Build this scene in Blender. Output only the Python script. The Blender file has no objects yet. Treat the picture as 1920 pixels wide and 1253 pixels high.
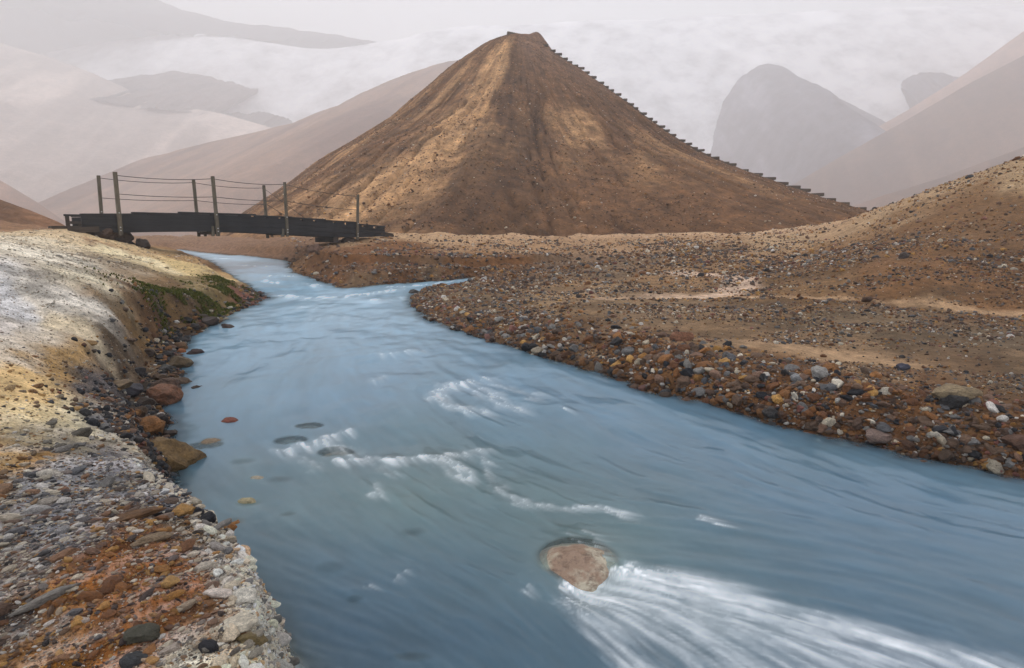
import bpy, bmesh, math, random
import numpy as np
from mathutils import Vector, Matrix, noise as mnoise

R = math.radians
random.seed(7); rng = np.random.default_rng(7)
scene = bpy.context.scene
COL = scene.collection

# ------------------------------------------------------------------ camera
F, CX, CY, PITCH, ZC = 1920*20/36, 960.0, 626.5, R(9.4), 1.5
cam_d = bpy.data.cameras.new('camera'); cam = bpy.data.objects.new('camera', cam_d); COL.objects.link(cam)
cam_d.lens = 20; cam_d.sensor_width = 36; cam_d.clip_start = .05; cam_d.clip_end = 5000
cam.location = (0, 0, ZC); cam.rotation_euler = (R(90) - PITCH, 0, 0)
scene.camera = cam

# ------------------------------------------------------------------ sky, sun, exposure
SUN_EL, SUN_AZ = R(48), R(-62)          # azimuth from +Y towards +X: the sun stands beyond the left bank
w = bpy.data.worlds.new('World'); scene.world = w; w.use_nodes = True
nt = w.node_tree; nt.nodes.clear()
sky = nt.nodes.new('ShaderNodeTexSky'); sky.sky_type = 'NISHITA'; sky.sun_disc = False
sky.sun_elevation = SUN_EL; sky.sun_rotation = SUN_AZ; sky.dust_density = 4; sky.air_density = 1; sky.ozone_density = 1
mx = nt.nodes.new('ShaderNodeMixRGB'); mx.inputs[0].default_value = .93
mx.inputs[2].default_value = (9.15, 9.5, 10.35, 1)      # the overcast layer
bg = nt.nodes.new('ShaderNodeBackground'); bg.inputs[1].default_value = .1
wo = nt.nodes.new('ShaderNodeOutputWorld')
nt.links.new(sky.outputs[0], mx.inputs[1]); nt.links.new(mx.outputs[0], bg.inputs[0]); nt.links.new(bg.outputs[0], wo.inputs[0])
sd_ = bpy.data.lights.new('sun', 'SUN'); sd_.energy = 2.4; sd_.angle = R(12); sd_.color = (1, .97, .92)
sun = bpy.data.objects.new('sun', sd_); COL.objects.link(sun)
sv = Vector((math.sin(SUN_AZ)*math.cos(SUN_EL), math.cos(SUN_AZ)*math.cos(SUN_EL), math.sin(SUN_EL)))
sun.rotation_euler = (-sv).to_track_quat('-Z', 'Y').to_euler(); sun.location = sv*30
vs = scene.view_settings; vs.view_transform = 'Standard'; vs.look = 'None'; vs.exposure = 0; vs.gamma = 1; vs.use_curve_mapping = False
scene.render.engine = 'CYCLES'
cy_ = scene.cycles
cy_.use_denoising = True
try: cy_.denoiser = 'OPENIMAGEDENOISE'
except Exception: pass
cy_.max_bounces = 10; cy_.diffuse_bounces = 3; cy_.glossy_bounces = 3; cy_.transmission_bounces = 4
cy_.volume_bounces = 6; cy_.transparent_max_bounces = 8; cy_.use_fast_gi = False
cy_.sample_clamp_indirect = 4
FOG = .0020

# ------------------------------------------------------------------ projection helpers (photo pixel -> point in the place)
CP, SP = math.cos(PITCH), math.sin(PITCH)
def ray(px, py):
    cx = (px - CX)/F; cy = (CY - py)/F
    return np.array([cx, CP + cy*SP, -SP + cy*CP])
def PZ(px, py, z):
    d = ray(px, py); return d*((z - ZC)/d[2]) + np.array([0, 0, ZC])
def PY(px, py, Y):
    d = ray(px, py); return d*(Y/d[1]) + np.array([0, 0, ZC])
def zw(Y):                                             # the water falls towards us
    Y = np.asarray(Y, float)
    return np.where(Y < 4, 0.0, np.where(Y < 20, .06*(Y - 4), .96 + .03*(Y - 20)))
def PW(px, py):
    d = ray(px, py); k = d[2]/d[1]
    Y = -1.5/k if k < 0 else 99
    if Y > 4: Y = 1.74/(.06 - k)
    if Y > 20: Y = min(1.14/max(.03 - k, .02), 60)
    p = d*(Y/d[1]); p[2] = float(zw(Y)); return p

# ------------------------------------------------------------------ numpy noise
def _h(ix, iy, s):
    n = (ix.astype(np.int64)*374761393 + iy.astype(np.int64)*668265263 + s*974711) & 0x7fffffff
    n = ((n ^ (n >> 13))*1274126177) & 0x7fffffff
    n = ((n ^ (n >> 11))*362437) & 0x7fffffff
    return ((n ^ (n >> 16)) & 0xffff)/65535.0
def vnoise(x, y, s=0):
    x = np.asarray(x, float); y = np.asarray(y, float)
    ix = np.floor(x); iy = np.floor(y); fx = x - ix; fy = y - iy
    fx = fx*fx*fx*(fx*(fx*6 - 15) + 10); fy = fy*fy*fy*(fy*(fy*6 - 15) + 10)
    a = _h(ix, iy, s); b = _h(ix+1, iy, s); c = _h(ix, iy+1, s); d = _h(ix+1, iy+1, s)
    return (a*(1-fx) + b*fx)*(1-fy) + (c*(1-fx) + d*fx)*fy
def fbm(x, y, o=4, s=0, g=.5):
    t = 0; a = 1; n = 0
    for k in range(o):
        c, sn = math.cos(.6*k), math.sin(.6*k)
        t = t + a*vnoise((x*c - y*sn)*2**k + 17*k, (x*sn + y*c)*2**k - 9*k, s + k); n += a; a *= g
    return t/n
def sst(a, b, x):
    t = np.clip((x - a)/(b - a), 0, 1); return t*t*(3 - 2*t)
def lin(c):
    c = np.asarray(c, float)/255
    return np.where(c <= .04045, c/12.92, ((c + .055)/1.055)**2.4)

# ------------------------------------------------------------------ mesh helpers
def tag(o, label=None, cat=None, group=None, kind=None):
    if label: o['label'] = label
    if cat: o['category'] = cat
    if group: o['group'] = group
    if kind: o['kind'] = kind
    return o
def link(name, me, mat=None, parent=None):
    o = bpy.data.objects.new(name, me); COL.objects.link(o)
    if mat and me is not None and not me.materials: me.materials.append(mat)
    if parent: o.parent = parent
    return o
def grid_mesh(name, V, nr, nc, keep=None, smooth=True):
    i = np.arange(nr-1)[:, None]*nc + np.arange(nc-1)[None, :]
    q = np.stack([i, i+1, i+nc+1, i+nc], -1).reshape(-1, 4)
    if keep is not None:
        k = keep.reshape(-1)[q].any(1); q = q[k]
    used = np.zeros(len(V), bool); used[q.reshape(-1)] = True
    idx = np.cumsum(used) - 1; q = idx[q]; V2 = V[used]
    me = bpy.data.meshes.new(name)
    me.vertices.add(len(V2)); me.vertices.foreach_set('co', V2.astype(np.float32).reshape(-1))
    me.loops.add(q.size); me.loops.foreach_set('vertex_index', q.astype(np.int32).reshape(-1))
    me.polygons.add(len(q)); me.polygons.foreach_set('loop_start', np.arange(0, q.size, 4, dtype=np.int32))
    me.update(calc_edges=True); me.validate()
    if smooth: me.polygons.foreach_set('use_smooth', np.ones(len(me.polygons), bool))
    return me, used
def add_col(me, name, c):
    a = me.attributes.new(name, 'FLOAT_COLOR', 'POINT')
    c4 = np.ones((len(c), 4), np.float32); c4[:, :3] = c; a.data.foreach_set('color', c4.reshape(-1))
def add_f(me, name, v):
    a = me.attributes.new(name, 'FLOAT', 'POINT'); a.data.foreach_set('value', np.asarray(v, np.float32))
def add_v(me, name, v):
    a = me.attributes.new(name, 'FLOAT_VECTOR', 'POINT'); a.data.foreach_set('vector', np.asarray(v, np.float32).reshape(-1))

# ------------------------------------------------------------------ material helpers
class NT:
    def __init__(s, name):
        s.m = bpy.data.materials.new(name); s.m.use_nodes = True; s.t = s.m.node_tree; s.t.nodes.clear()
        s.out = s.n('ShaderNodeOutputMaterial')
    def n(s, t, **kw):
        x = s.t.nodes.new(t)
        for k, v in kw.items(): setattr(x, k, v)
        return x
    def l(s, a, b): s.t.links.new(a, b)
    def attr(s, name, typ='GEOMETRY'):
        a = s.n('ShaderNodeAttribute'); a.attribute_name = name; a.attribute_type = typ; return a
    def noise(s, vec, scale, detail=5, rough=.6):
        a = s.n('ShaderNodeTexNoise'); a.inputs['Scale'].default_value = scale
        a.inputs['Detail'].default_value = detail; a.inputs['Roughness'].default_value = rough
        if vec is not None: s.l(vec, a.inputs['Vector'])
        return a
    def rng(s, v, a, b, c, d):
        x = s.n('ShaderNodeMapRange'); s.l(v, x.inputs[0])
        for i, q in enumerate((a, b, c, d)): x.inputs[i+1].default_value = q
        return x.outputs[0]
    def mul(s, col, v):
        x = s.n('ShaderNodeVectorMath', operation='SCALE'); s.l(col, x.inputs[0]); s.l(v, x.inputs['Scale']); return x.outputs[0]
    def math(s, op, a, b=None):
        x = s.n('ShaderNodeMath', operation=op)
        for i, q in enumerate((a, b)):
            if q is None: continue
            if isinstance(q, (int, float)): x.inputs[i].default_value = q
            else: s.l(q, x.inputs[i])
        return x.outputs[0]
    def mix(s, f, a, b):
        x = s.n('ShaderNodeMix', data_type='RGBA')
        for i, q in ((0, f), (6, a), (7, b)):
            if isinstance(q, (int, float)): x.inputs[i].default_value = q
            elif isinstance(q, tuple): x.inputs[i].default_value = (*q, 1)
            else: s.l(q, x.inputs[i])
        return x.outputs[2]
    def bump(s, h, strength, dist, prev=None):
        b = s.n('ShaderNodeBump'); b.inputs['Strength'].default_value = strength; b.inputs['Distance'].default_value = dist
        s.l(h, b.inputs['Height'])
        if prev is not None: s.l(prev, b.inputs['Normal'])
        return b.outputs[0]
    def principled(s, col, rough, normal=None, spec=.3):
        p = s.n('ShaderNodeBsdfPrincipled')
        if isinstance(col, tuple): p.inputs['Base Color'].default_value = (*col, 1)
        else: s.l(col, p.inputs['Base Color'])
        if isinstance(rough, (int, float)): p.inputs['Roughness'].default_value = rough
        else: s.l(rough, p.inputs['Roughness'])
        p.inputs['Specular IOR Level'].default_value = spec
        if normal is not None: s.l(normal, p.inputs['Normal'])
        return p

def ground_material(name, fine, bump_d, contrast=(.55, 1.45), streak=None):
    m = NT(name); g = m.n('ShaderNodeNewGeometry')
    c = m.attr('col').outputs['Color']
    pos = g.outputs['Position']
    n1 = m.noise(pos, fine, 6, .68); n2 = m.noise(pos, fine*7, 4, .7); n3 = m.noise(pos, fine*.23, 4, .6)
    c = m.mul(c, m.rng(n1.outputs[0], .3, .7, *contrast))
    c = m.mul(c, m.rng(n2.outputs[0], .3, .7, .62, 1.38))
    c = m.mul(c, m.rng(n3.outputs[0], .3, .7, .86, 1.14))
    b = m.bump(n1.outputs[0], .7, bump_d)
    b = m.bump(n2.outputs[0], .8, bump_d*.3, b)
    if streak:
        f = m.attr('flow').outputs['Vector']
        n4 = m.noise(f, streak, 5, .65); c = m.mul(c, m.rng(n4.outputs[0], .32, .68, .82, 1.18))
        b = m.bump(n4.outputs[0], .6, bump_d*1.5, b)
    p = m.principled(c, .92, b, .18)
    m.l(p.outputs[0], m.out.inputs[0]); return m.m

def stone_material(name, source):
    m = NT(name)
    if source == 'object':
        c = m.n('ShaderNodeObjectInfo').outputs['Color']
    else:
        c = m.attr('col', 'INSTANCER').outputs['Color']
    tc = m.n('ShaderNodeTexCoord').outputs['Object']
    n1 = m.noise(tc, 2.4, 6, .65); n2 = m.noise(tc, 9, 5, .7)
    c = m.mul(c, m.rng(n1.outputs[0], .3, .7, .6, 1.4)); c = m.mul(c, m.rng(n2.outputs[0], .3, .7, .6, 1.4))
    b = m.bump(n2.outputs[0], .6, .12)
    p = m.principled(c, m.rng(n1.outputs[0], .3, .7, .5, .85), b, .35)
    m.l(p.outputs[0], m.out.inputs[0]); return m.m

def wood_material(name, col, axis_scale=(1.2, 22, 22), rough=.75, lo=.55, hi=1.4):
    m = NT(name); tc = m.n('ShaderNodeTexCoord').outputs['Object']
    mp = m.n('ShaderNodeMapping'); mp.inputs['Scale'].default_value = axis_scale; m.l(tc, mp.inputs[0])
    n1 = m.noise(mp.outputs[0], 2.5, 6, .65); n2 = m.noise(tc, 1.7, 4, .6)
    rgb = m.n('ShaderNodeRGB'); rgb.outputs[0].default_value = (*col, 1)
    c = m.mul(rgb.outputs[0], m.rng(n1.outputs[0], .3, .7, lo, hi)); c = m.mul(c, m.rng(n2.outputs[0], .3, .7, .7, 1.3))
    b = m.bump(n1.outputs[0], .5, .006)
    p = m.principled(c, rough, b, .25); m.l(p.outputs[0], m.out.inputs[0]); return m.m
def plain_material(name, col, rough=.6, metal=0):
    m = NT(name); tc = m.n('ShaderNodeTexCoord').outputs['Object']; n = m.noise(tc, 40, 3, .6)
    rgb = m.n('ShaderNodeRGB'); rgb.outputs[0].default_value = (*col, 1)
    p = m.principled(m.mul(rgb.outputs[0], m.rng(n.outputs[0], .3, .7, .8, 1.2)), rough); p.inputs['Metallic'].default_value = metal
    m.l(p.outputs[0], m.out.inputs[0]); return m.m

# ================================================================== LAND
# shoreline of the river: (point, width of the bank slope), walked from the near left bank upstream and back down the right side
SH = []
def sh(p, wd): SH.append((float(p[0]), float(p[1]), wd))
for x, y in ((1.2, -1.2), (.35, -.35), (-.15, .35), (-.42, .95)): sh((x, y), .10)
for px, py in ((572, 1253), (560, 1195), (546, 1130), (533, 1080), (505, 1035), (468, 985), (440, 958), (398, 922), (352, 893), (312, 872)):
    sh(PZ(px, py, .40), .10)
for px, py, wd in ((318, 842, .25), (322, 800, .42), (312, 765, .5), (330, 720, .58), (342, 690, .6), (330, 655, .5), (352, 628, .42), (395, 613, .48),
                   (430, 597, .5), (470, 575, .5), (503, 562, .6), (492, 551, .7), (470, 541, .7), (452, 528, .7), (425, 512, .8), (408, 500, .9), (388, 488, .9), (360, 479, .9), (318, 473, .9), (285, 470, .9)):
    sh(PW(px, py), wd)
for px, py, wd in ((340, 467.5, .9), (385, 474, .8), (450, 479, .7), (520, 486, .7), (548, 490, .7), (540, 500, .5), (552, 510, .5), (590, 522, .45), (620, 533, .4), (652, 541, .35),
                   (690, 537, .3), (740, 532, .3), (800, 527, .3), (860, 522, .3), (915, 518.5, .3), (938, 518, .3), (900, 525, .3), (852, 537, .35), (800, 546, .35), (774, 553, .3),
                   (772, 563, .35), (782, 580, .4), (810, 602, .45), (860, 622, .5), (940, 643, .5), (1030, 671, .55), (1150, 703, .55), (1230, 735, .5), (1290, 750, .5), (1400, 776, .5),
                   (1500, 806, .5), (1600, 830, .5), (1700, 853, .5), (1800, 872, .5), (1920, 900, .5), (2060, 935, .5), (2300, 1000, .5)):
    sh(PW(px, py), wd)
for x, y in ((5.2, 1.8), (8, -1), (9, -4), (1.5, -4)): sh((x, y), .4)
SHA = np.array(SH)

def river_sd(x, y):
    """signed distance to the shoreline (>0 on land) and the local bank width"""
    best = np.full(x.shape, 1e9); wd = np.full(x.shape, .5); ins = np.zeros(x.shape, bool)
    n = len(SHA)
    for i in range(n):
        ax, ay, aw = SHA[i]; bx, by, bw = SHA[(i+1) % n]
        ex, ey = bx-ax, by-ay; L2 = ex*ex + ey*ey + 1e-9
        t = np.clip(((x-ax)*ex + (y-ay)*ey)/L2, 0, 1)
        d = (x-ax-t*ex)**2 + (y-ay-t*ey)**2
        k = d < best; best = np.where(k, d, best); wd = np.where(k, aw + t*(bw-aw), wd)
        c = ((ay > y) != (by > y)) & (x < (bx-ax)*(y-ay)/(by-ay+1e-12) + ax); ins ^= c
    d = np.sqrt(best); return np.where(ins, -d, d), wd
def line_d(x, y, pts):
    best = np.full(x.shape, 1e9); side = np.zeros(x.shape); par = np.zeros(x.shape)
    acc = 0.
    for (ax, ay), (bx, by) in zip(pts[:-1], pts[1:]):
        ex, ey = bx-ax, by-ay; L2 = ex*ex + ey*ey; L = math.sqrt(L2)
        t = np.clip(((x-ax)*ex + (y-ay)*ey)/L2, 0, 1)
        d = (x-ax-t*ex)**2 + (y-ay-t*ey)**2; k = d < best
        best = np.where(k, d, best); side = np.where(k, np.sign(ex*(y-ay) - ey*(x-ax)), side); par = np.where(k, acc + t*L, par); acc += L
    return np.sqrt(best), side, par/acc

# heights of the land: control points (px, py, z) or (px, py, None, Y)
HC = []
for px, py, z in ((0, 1253, .50), (300, 1253, .50), (530, 1253, .43), (0, 1000, .56), (250, 1000, .52), (430, 990, .42), (0, 850, .62), (200, 850, .50), (275, 850, .38),
                  (0, 750, .68), (130, 740, .55), (200, 710, .44), (0, 650, .80), (150, 650, .66), (270, 630, .52), (0, 560, 1.0), (200, 560, .88), (330, 560, .70), (390, 590, .46),
                  (0, 500, 1.25), (200, 500, 1.1), (340, 510, .88), (420, 512, .80), (450, 540, .66),
                  (1920, 720, .36), (1650, 700, .36), (1400, 680, .36), (1200, 660, .38), (1000, 620, .38), (850, 580, .40), (800, 560, .47), (900, 545, .52),
                  (1920, 640, .42), (1700, 620, .45), (1400, 600, .50), (1100, 580, .55), (1000, 535, .55), (1920, 600, .50), (1700, 580, .56), (1450, 530, .74), (1250, 520, .74), (1100, 500, .84)):
    p = PZ(px, py, z); HC.append((p[0], p[1], z))
for px, py, Y in ((0, 440, 14), (100, 428, 13.6), (-150, 430, 14), (230, 458, 13.8), (330, 482, 13.8), (0, 415, 17), (250, 460, 18), (200, 455, 24),
                  (1920, 450, 10.3), (1920, 400, 12.5), (1920, 300, 16), (2200, 300, 13), (2200, 450, 9), (1700, 520, 8.8), (1700, 450, 11.5), (1700, 375, 17.5), (1530, 480, 15), (1530, 424, 21), (1430, 478, 16.5), (1820, 333, 17),
                  (1920, 330, 24), (1700, 392, 26), (1300, 457, 18), (1300, 475, 15.5), (740, 443, 20), (900, 441, 22), (1100, 439, 24), (1300, 436, 26), (1500, 428, 28), (1600, 402, 36),
                  (700, 500, 13.6), (800, 493, 14.6), (900, 490, 15.3), (1000, 486, 16), (800, 463, 17.5), (1000, 461, 19), (620, 472, 16.6), (580, 478, 16.6), (1150, 470, 18)):
    p = PY(px, py, Y); HC.append((p[0], p[1], p[2]))
HC = np.array(HC)
def warp_uv(x, y):
    yy = np.maximum(y + 2.2, .6); return np.stack([x/yy*1.3, np.log(yy)], -1)
CUV = warp_uv(HC[:, 0], HC[:, 1])
def tps(r2): return np.where(r2 > 1e-12, .5*r2*np.log(r2 + 1e-20), 0)
_K = tps(((CUV[:, None] - CUV[None])**2).sum(-1)) + 1e-3*np.eye(len(HC))
_P = np.concatenate([np.ones((len(HC), 1)), CUV], 1)
_A = np.block([[_K, _P], [_P.T, np.zeros((3, 3))]])
_S = np.linalg.solve(_A, np.concatenate([HC[:, 2], np.zeros(3)]))
def rbf(x, y):
    uv = warp_uv(x, y); out = _S[-3] + _S[-2]*uv[:, 0] + _S[-1]*uv[:, 1]
    for k in range(len(HC)): out = out + _S[k]*tps(((uv - CUV[k])**2).sum(-1))
    return out
XY = lambda pts: [tuple(p[:2]) for p in pts]
SCARP = XY([PY(560, 503, 15.3), PY(640, 511, 14.0), PY(760, 500, 14.0), PY(880, 494, 14.6), PY(1000, 488, 15.3), PY(1100, 478, 16.2)])
CREEK = XY([PW(935, 518), PY(1010, 508, 14.6), PY(1100, 496, 15.3), PY(1200, 484, 16), PY(1310, 473, 16.6), PY(1400, 462, 18)])
SAND = XY([PZ(1260, 517, .74), PZ(1330, 520, .73), PZ(1390, 525, .70), PZ(1400, 540, .66), PZ(1330, 553, .62), PZ(1150, 556, .60)])
SAND2 = XY([PZ(1700, 690, .36), PZ(1500, 655, .40), PZ(1280, 640, .42)])
SAND3 = XY([PZ(1900, 590, .52), PZ(1600, 570, .58), PZ(1420, 556, .62), PZ(1050, 558, .56)])
def land(x, y, detail=True):
    """height of the ground at x, y and the signed shoreline distance"""
    sdv, wd = river_sd(x, y)
    zl = np.clip(rbf(x, np.clip(y, -1.0, 40)), .25, 6)
    far = sst(26, 44, np.hypot(x, y)); zl = zl*(1-far) + far*(1.55 + .002*np.hypot(x, y))
    back = sst(.6, -1.5, y); zl = zl*(1-back) + .5*back
    d, s, t = line_d(x, y, SCARP)
    zl = zl + .2*np.where(s > 0, sst(0, .10, d + .06*(fbm(x*3, y*3, 3, 4) - .5)), 0)*np.exp(-d/1.6)*sst(0, .1, t)*sst(1, .85, t)
    d, s, t = line_d(x, y, CREEK)
    zl = zl - .13*np.exp(-(d/.35)**2)*sst(1.0, .8, t)
    for L in (SAND, SAND3):
        d, s, t = line_d(x, y, L); zl = zl - .03*np.exp(-(d/.3)**4)
    r = np.hypot(x, y)
    shore_wob = np.minimum(.5*wd, .22)*(fbm(x*4, y*4, 3, 21) - .5)
    sdw = sdv + np.where(sdv > -.2, shore_wob, 0)*np.where(wd < .2, .7, 1)
    W = zw(y)
    if detail:
        left = x < -.03*y
        amp = np.where(left, .018 + .005*r, .010 + .005*r)
        zl = zl + amp*(fbm(x*1.1, y*1.1, 5, 3, .55) - .5)*2*sst(0, .5, sdw + .1)
        crumb = sst(5.5, 3.0, r)*left
        ca, sa = math.cos(-.95), math.sin(-.95)
        xs, ys = x*ca - y*sa, x*sa + y*ca
        zl = zl + crumb*(.03*(fbm(xs*4, ys*11, 4, 31) - .5) + .02*(fbm(x*24, y*24, 3, 33) - .5))
        nearR = (~left)*sst(16, 6, r)
        zl = zl + nearR*(.012*(fbm(x*9, y*9, 4, 41) - .5))
    q = np.clip(sdw/wd, 0, 1)
    prof = np.where(wd < .2, np.sqrt(q), np.where(x < -.03*y, .16*sst(0, .2, q) + .84*sst(.34, 1.0, q), 1-(1-q)**1.7))
    z = W + .005 + (zl - W)*prof
    depth = np.minimum(.42, .05 + .5*np.clip(-sdw, 0, 2)**.9)
    z = np.where(sdw < 0, W - depth*sst(-.0, .2, -sdw) - .02, z)
    return z, sdv

# colours of the ground itself: control points in the place
GC = []; GQ = []
def gc(px, py, rgb, z=None, Y=None):
    if px < 420 and sum(rgb) > 480: rgb = tuple(min(242, v*1.09) for v in rgb)
    r_, g_, b_ = rgb
    if b_ < .5*r_ and px < 420: rgb = (r_, g_*1.03, b_)
    GQ.append((px, py, rgb))
for a in ((0, 1230, (152, 98, 42)), (150, 1180, (165, 104, 44)), (250, 1110, (150, 86, 34)), (330, 1060, (134, 74, 32)), (320, 1150, (160, 96, 42)), (60, 1110, (118, 108, 104)),
          (90, 1000, (132, 130, 136)), (300, 960, (118, 116, 126)), (200, 930, (152, 148, 150)), (0, 960, (140, 130, 124)), (400, 1000, (120, 96, 72)), (430, 1060, (160, 140, 118)), (455, 1080, (192, 180, 162)),
          (500, 1180, (226, 220, 208)), (440, 1200, (218, 200, 166)), (380, 930, (172, 162, 152)), (480, 1040, (190, 180, 168)), (330, 905, (180, 166, 146)), (270, 890, (112, 112, 126)),
          (50, 890, (166, 118, 64)), (20, 830, (188, 144, 88)), (140, 850, (172, 158, 134)), (210, 860, (130, 124, 128)), (220, 800, (104, 102, 110)), (100, 780, (208, 182, 138)), (40, 760, (206, 170, 118)), (150, 790, (206, 192, 164))):
    gc(*a, z=.5)
for a in ((60, 710, (204, 168, 118)), (150, 700, (180, 136, 86)), (225, 680, (106, 74, 46)), (250, 740, (58, 52, 50)), (270, 800, (70, 60, 52)), (290, 690, (80, 68, 58)), (60, 650, (204, 188, 172)), (0, 620, (208, 196, 190)),
          (120, 620, (200, 180, 152)), (250, 630, (152, 108, 62)), (310, 640, (96, 64, 40)), (340, 615, (88, 60, 42)), (250, 600, (190, 160, 122))):
    gc(*a, z=.65)
for a in ((100, 560, (210, 198, 186)), (30, 560, (196, 190, 190)), (200, 540, (216, 202, 178)), (300, 560, (208, 190, 168)), (100, 480, (222, 208, 190)), (250, 480, (220, 200, 164)),
          (350, 505, (196, 168, 120)), (400, 545, (130, 112, 72)), (340, 580, (150, 110, 70))):
    gc(*a, z=.95)
gc(450, 472, (132, 98, 74)); gc(530, 480, (126, 92, 68)); gc(400, 466, (140, 106, 84)); gc(250, 715, (70, 56, 46)); gc(215, 740, (90, 84, 88)); gc(290, 650, (104, 66, 40)); gc(330, 630, (84, 56, 40)); gc(300, 615, (128, 88, 54)); gc(360, 590, (104, 76, 50)); gc(440, 545, (120, 100, 62), z=.7); gc(470, 565, (122, 76, 66), Y=11); gc(400, 600, (110, 80, 60), Y=9)
gc(330, 484, (190, 150, 104), Y=14); gc(400, 495, (150, 108, 74), Y=15); gc(0, 445, (214, 196, 172), Y=14); gc(130, 440, (206, 180, 146), Y=13.8); gc(0, 418, (140, 102, 74), Y=17); gc(230, 458, (200, 172, 132), Y=14); gc(200, 455, (160, 120, 90), Y=24)
for a in ((1900, 860, (96, 64, 40)), (1900, 780, (108, 78, 52)), (1600, 770, (104, 70, 44)), (1400, 730, (106, 72, 44)), (1200, 690, (108, 74, 46)), (1000, 630, (106, 78, 54)), (850, 595, (108, 82, 60))):
    gc(*a, z=.2)
for a in ((1900, 690, (126, 100, 76)), (1600, 660, (134, 106, 80)), (1400, 640, (130, 102, 76)), (1200, 610, (128, 102, 78)), (1000, 590, (136, 108, 80)), (1900, 630, (112, 92, 72)), (1600, 610, (118, 96, 74)), (1300, 590, (130, 104, 80)), (1050, 555, (152, 122, 92)), (900, 560, (122, 98, 74))):
    gc(*a, z=.5)
for a in ((1500, 545, 9.5, (128, 96, 66)), (1200, 520, 12, (146, 112, 80)), (1100, 505, 14.4, (122, 98, 76)), (1050, 490, 16, (128, 100, 78)), (1700, 520, 8.8, (124, 88, 58)), (1900, 520, 8.6, (118, 84, 56)), (1900, 420, 11.5, (116, 84, 56)), (1700, 430, 13, (122, 88, 58)),
          (1530, 480, 15, (134, 98, 66)), (1500, 440, 20, (172, 140, 108)), (1700, 378, 17, (170, 138, 106)), (1910, 303, 16, (166, 136, 104)), (1600, 410, 21, (172, 138, 106)), (1400, 470, 17, (160, 126, 94)),
          (620, 480, 16.4, (120, 78, 46)), (700, 470, 16.5, (122, 80, 48)), (600, 505, 15, (96, 66, 42)), (700, 510, 13.4, (122, 96, 72)), (800, 510, 14, (110, 88, 68)), (850, 475, 16.5, (158, 120, 86)), (1000, 470, 18, (166, 128, 94)), (900, 488, 15.6, (116, 78, 48)), (760, 495, 14.6, (108, 72, 44)),
          (760, 445, 19.5, (180, 144, 110)), (900, 442, 21.5, (188, 150, 116)), (1100, 439, 24, (190, 152, 120)), (1300, 436, 26, (190, 154, 122)), (1450, 430, 27, (196, 160, 128)), (1580, 405, 34, (184, 148, 116)), (1200, 455, 20, (166, 130, 98))):
    gc(a[0], a[1], a[3], Y=a[2])
for x, y in ((-20, 60), (20, 60), (60, 60), (-60, 60), (0, 200), (100, 200), (-100, 200)): GC.append((x, y, *lin((150, 118, 92))))
for x, y in ((0, -2), (-2, -2), (-3, 0)): GC.append((x, y, *lin((150, 110, 70))))
def drop(pixels):
    """first hit of each pixel's line of sight with the ground"""
    Yt = np.exp(np.linspace(math.log(.9), math.log(45), 420)); D = np.array([ray(*p) for p in pixels])
    P = D[:, None, :]*(Yt[None]/D[:, 1:2])[:, :, None]; P[:, :, 2] += ZC
    g = land(P[:, :, 0].ravel(), P[:, :, 1].ravel(), False)[0].reshape(len(D), -1); hit = P[:, :, 2] <= g; i = np.where(hit.any(1), hit.argmax(1), 340); return P[np.arange(len(D)), i]
for p_, q_ in zip(drop([q[:2] for q in GQ]), GQ): GC.append((p_[0], p_[1], *(lin(q_[2])*np.array([.90, .94, .92]))))
GC = np.array(GC); GUV = warp_uv(GC[:, 0], GC[:, 1])
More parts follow.
